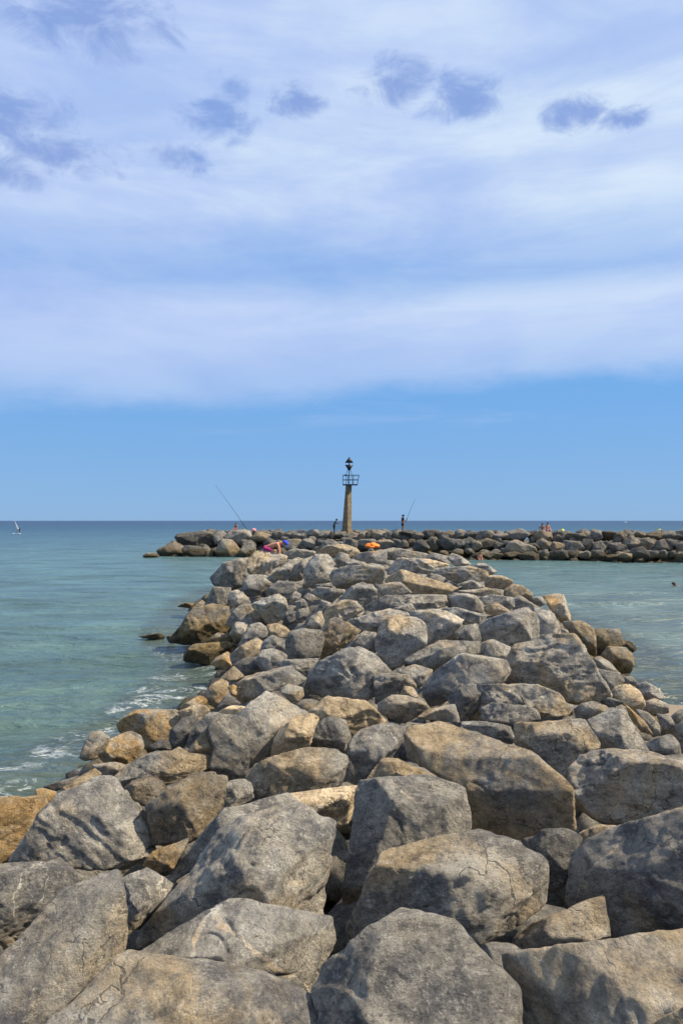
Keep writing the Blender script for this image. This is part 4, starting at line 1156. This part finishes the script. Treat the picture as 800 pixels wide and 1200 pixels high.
def stand(armsfwd=0.35):
    J = dict(pelvis=(0, 0, 0.95), chest=(0, 0.02, 1.30), neck=(0, 0.02, 1.50), head=(0, 0.05, 1.62))
    for s, q in (('l', -1), ('r', 1)):
        J[s + 'sh'] = (q * 0.18, 0.01, 1.42); J[s + 'el'] = (q * 0.23, 0.08, 1.15); J[s + 'ha'] = (q * 0.12, armsfwd, 1.18)
        J[s + 'hip'] = (q * 0.09, 0, 0.88); J[s + 'kn'] = (q * 0.11, 0.03, 0.48); J[s + 'an'] = (q * 0.11, -0.01, 0.07); J[s + 'toe'] = (q * 0.13, 0.17, 0.03)
    return J
def sit(lean=0.06, arm=0.12):
    J = dict(pelvis=(0, 0, 0.10), chest=(0, lean, 0.45), neck=(0, lean + 0.02, 0.65), head=(0, lean + 0.05, 0.77))
    for s, q in (('l', -1), ('r', 1)):
        J[s + 'sh'] = (q * 0.18, lean, 0.57); J[s + 'el'] = (q * 0.26, lean + 0.06, 0.30); J[s + 'ha'] = (q * 0.16, 0.34, 0.20)
        J[s + 'hip'] = (q * 0.09, 0.04, 0.09); J[s + 'kn'] = (q * 0.15, 0.46, 0.13); J[s + 'an'] = (q * 0.14, 0.52, -0.28); J[s + 'toe'] = (q * 0.15, 0.68, -0.30)
    return J
# the bather crouching on the near jetty, facing right
b0 = [o for o in bpy.data.objects if o.get('label') == 'flat-topped boulder under the crouching bather'][0]
BY = b0.location.y + 0.15
J = dict(pelvis=(0, 0.02, 0.36), chest=(0, 0.42, 0.50), neck=(0, 0.70, 0.60), head=(0, 0.86, 0.58), look=(0, 0.7, -0.7))
for s, q in (('l', -1), ('r', 1)):
    J[s + 'sh'] = (q * 0.19, 0.60, 0.54); J[s + 'el'] = (q * 0.22, 0.64, 0.30); J[s + 'ha'] = (q * 0.18, 0.66, 0.08)
    J[s + 'hip'] = (q * 0.10, 0.02, 0.33); J[s + 'kn'] = (q * 0.17, 0.46, 0.24); J[s + 'an'] = (q * 0.13, 0.16, 0.06); J[s + 'toe'] = (q * 0.14, 0.36, 0.03)
person('person in magenta shorts and blue cap crouching on all fours on the near jetty', at(310, 652.0, BY), R(-90), J, M['skin'], M['pink'], None, M['blue'], True, scale=BY / FPX * 25.0 / 0.93)
# standing angler right of the beacon
AY = 81.0
person('standing angler in dark cap holding a rod, right of the beacon', at(471.5, 623.2, AY), R(-70), stand(0.36), M['skin_brown'], M['navy'], M['navy'], M['black'], True, scale=1.06)
# stooping figure left of the beacon
J = stand(0.5)
J.update(chest=(0, 0.10, 1.26), neck=(0, 0.20, 1.43), head=(0, 0.28, 1.53), lsh=(-0.18, 0.15, 1.36), rsh=(0.18, 0.15, 1.36), lel=(-0.22, 0.34, 1.14), rel=(0.22, 0.34, 1.14), lha=(-0.12, 0.58, 1.18), rha=(0.12, 0.58, 1.18))
person('dark-clothed person stooping with arms forward just left of the beacon', at(391.3, 626.0, AY), R(-80), J, M['skin_dark'], M['black'], M['teal'], None, True, scale=1.02)
# couple seated on the crest, facing the viewer
p1 = sit(0.14); p1.update(rha=(0.30, 0.10, 0.05), rel=(0.32, -0.02, 0.32))
person('dark-haired bather in black swimwear, left one of the seated couple', at(634.8, 623.3, 76.6), R(168), p1, M['skin_brown'], M['black'], None, None, True, group='couple on the far breakwater')
person('sunburnt bather in red swimwear, right one of the seated couple', at(640.8, 622.8, 76.9), R(188), sit(0.03), M['skin'], M['red'], None, None, True, group='couple on the far breakwater', scale=1.04)
person('dark-haired person in red sitting low on the tip of the far breakwater', at(277.0, 620.8, 85.5), R(150), sit(0.05), M['skin_brown'], M['red'], None, None, True, scale=0.9)
person('bather sitting at the foot of the far breakwater by the channel', at(561.8, 657.0, 73.0), R(185), sit(0.05), M['skin'], M['teal'], None, None, True, scale=0.9)
# bundle
def crumple(name, label, cat, loc, dims, mat, seed):
    rs_ = np.random.RandomState(seed); d, f = ico(4)
    n_ = 9; a = np.arange(n_) * 6.283 / n_ + rs_.uniform(-.25, .25, n_); q = rs_.uniform(0.75, 1.2, n_)
    P = d * (1 + 0.45 * pnoise(d * 1.6 + seed)[:, None] - 0.22 * np.abs(pnoise(d * 4.1 + seed + 3))[:, None])
    P[:, 2] = np.where(P[:, 2] < 0, P[:, 2] * 0.35, P[:, 2])
    P = P * np.array(dims)
    o = link(name, np_mesh(name, P, f), mat); o.location = loc
    return tag(o, label, cat)
OY = [o for o in bpy.data.objects if o.get('label') == 'pale stone directly below the orange bundle'][0].location.y - 0.3
crumple('cloth_bundle', 'crumpled bright orange bundle lying on the crest of the near jetty', 'bundle', at(436, 640.5, OY), (0.29, 0.22, 0.15), M['orange'], 4)
crumple('cloth_bundle', 'small pale pink bundle on the far breakwater beside the leaning rod', 'bundle', at(297.5, 621.5, 84.0), (0.26, 0.22, 0.24), M['palepink'], 8)
# rods
def rod(label, a, b_, r0=0.022, r1=0.010):
    o = empty('fishing_rod', a); tag(o, label, 'fishing rod', 'fishing rods')
    dv = b_ - a; n_ = 9
    pts = [dv * (k / n_) + Vector((0, 0, -0.25 * (k / n_) ** 2.5)) for k in range(n_ + 1)]
    bm = bmesh.new(); tube(bm, pts, [lerp(r0, r1, k / n_) for k in range(n_ + 1)]); bm_obj('blank', bm, M['rod'], o, True)
    bm = bmesh.new(); tube(bm, [pts[0] - dv * 0.02, pts[0] + dv * 0.09], 0.03); bm_obj('handle', bm, M['black'], o, True)
    bm = bmesh.new(); tube(bm, [pts[1] + Vector((-0.06, -0.05, -0.05)), pts[1] + Vector((0.06, -0.05, -0.05))], 0.05, 8); bm_obj('reel', bm, M['iron'], o, True)
rod('long fishing rod leaning out to the left from the far breakwater', at(289, 620, 84.0), at(252.5, 566, 82.5), 0.026, 0.011)
rod('slender fishing rod held up by the standing angler', at(475.3, 611.0, 80.8), at(486.5, 582, 79.5), 0.02, 0.011)

# ------------------------------------------------------------------ things on the sea
def windsurfer():
    Y = 213.0; base = at(20, 626.3, Y); base.z = 0.0
    o = empty('windsurfer_rig', base); tag(o, 'windsurf board with a narrow white sail far out on the left', 'windsurf board')
    s = Y / FPX
    bm = bmesh.new(); tube(bm, [(-1.5, 0, 0.12), (-0.9, 0, 0.10), (0.6, 0, 0.10), (1.1, 0, 0.14)], [0.05, 0.16, 0.16, 0.05], 8); bm_obj('board', bm, M['white'], o, True)
    bm = bmesh.new()
    prof = [(0.25, 0.75, 0.3), (-0.15, 0.75, 1.0), (-0.40, 0.35, 2.0), (-0.62, -0.20, 3.0), (-0.75, -0.62, 3.9)]
    L = [(bm.verts.new((a, 0.0, z)), bm.verts.new(((a + b_) / 2, 0.12, z)), bm.verts.new((b_, 0.03, z))) for a, b_, z in prof]
    for p, q in zip(L, L[1:]):
        for k in range(2): bm.faces.new((p[k], p[k + 1], q[k + 1], q[k]))
    so = bm_obj('sail', bm, M['white'], o, True); sm = so.modifiers.new('Thick', 'SOLIDIFY'); sm.thickness = 0.02
    bm = bmesh.new(); tube(bm, [(0.25, 0, 0.12), (-0.15, 0, 1.0), (-0.75, 0, 3.9)], 0.03); bm_obj('mast', bm, M['rail'], o)
    bm = bmesh.new(); tube(bm, [(-0.2, 0, 1.2), (0.9, 0, 1.25)], 0.03); bm_obj('boom', bm, M['iron'], o)
    J = stand(0.55); J.update(chest=(0, -0.15, 1.25), neck=(0, -0.2, 1.44), head=(0, -0.2, 1.56))
    person('tiny dark figure leaning back behind the white windsurf sail', (base.x + 0.78, base.y, 0.15), R(95), J, M['skin_dark'], M['black'], M['black'], None, True)
windsurfer()
def buoy(label, px, py, Y, r):
    p = at(px, py, Y); p.z = 0
    o = empty('buoy', p); tag(o, label, 'buoy', 'yellow marker buoys')
    bm = bmesh.new(); prof = [(0.0, -0.3), (0.75, -0.25), (1.0, 0.3), (0.95, 0.75), (0.6, 1.25), (0.22, 1.5), (0.0, 1.55)]
    seg = 16; rings = [[bm.verts.new((r * a * math.cos(k * 6.2832 / seg), r * a * math.sin(k * 6.2832 / seg), r * z)) for k in range(seg)] for a, z in prof[1:-1]]
    for r0, r1 in zip(rings, rings[1:]):
        for k in range(seg): bm.faces.new((r0[k], r0[(k + 1) % seg], r1[(k + 1) % seg], r1[k]))
    bm.faces.new(rings[0][::-1]); bm.faces.new(rings[-1])
    bm_obj('float', bm, M['yellow'], o, True)
    bm = bmesh.new(); tube(bm, [(0, 0, 1.45 * r), (0, 0, 1.9 * r)], r * 0.12); bm_obj('lifting_eye', bm, M['iron'], o)
buoy('yellow buoy beyond the breakwater, close right of the seated couple', 658.5, 622, 250.0, 0.75)
buoy('yellow buoy beyond the breakwater, near the right edge', 772.0, 622, 250.0, 0.75)
def swimmer():
    p = at(789, 687, 44.5); p.z = -0.28
    J = dict(pelvis=(0, -0.75, 0.10), chest=(0, -0.28, 0.16), neck=(0, -0.10, 0.28), head=(0, 0.0, 0.38))
    for s, q in (('l', -1), ('r', 1)):
        J[s + 'sh'] = (q * 0.18, -0.14, 0.22); J[s + 'el'] = (q * 0.32, 0.10, 0.15); J[s + 'ha'] = (q * 0.2, 0.36, 0.16)
        J[s + 'hip'] = (q * 0.09, -0.82, 0.08); J[s + 'kn'] = (q * 0.12, -1.2, 0.0); J[s + 'an'] = (q * 0.12, -1.6, 0.0); J[s + 'toe'] = (q * 0.12, -1.75, -0.05)
    person('swimmer with only a dark head showing in the channel at the right', p, R(80), J, M['skin_brown'], M['navy'], None, None, True)
swimmer()
def far_boat():
    p = at(732, 611, 1500.0); p.z = 0
    o = empty('sailing_boat', p); tag(o, 'tiny white boat on the horizon at the right', 'boat')
    bm = bmesh.new(); tube(bm, [(-2.6, 0, 0.5), (-1.5, 0, 0.4), (1.5, 0, 0.4), (3.2, 0, 0.8)], [0.5, 0.8, 0.8, 0.1], 8); bm_obj('hull', bm, M['white'], o, True)
    bm = bmesh.new(); box(bm, (-0.4, 0, 1.5), (2.2, 1.2, 1.0)); bm_obj('cabin', bm, M['white'], o)
    bm = bmesh.new(); tube(bm, [(0.9, 0, 0.8), (0.9, 0, 3.4)], 0.08); bm_obj('mast', bm, M['white'], o)
far_boat()
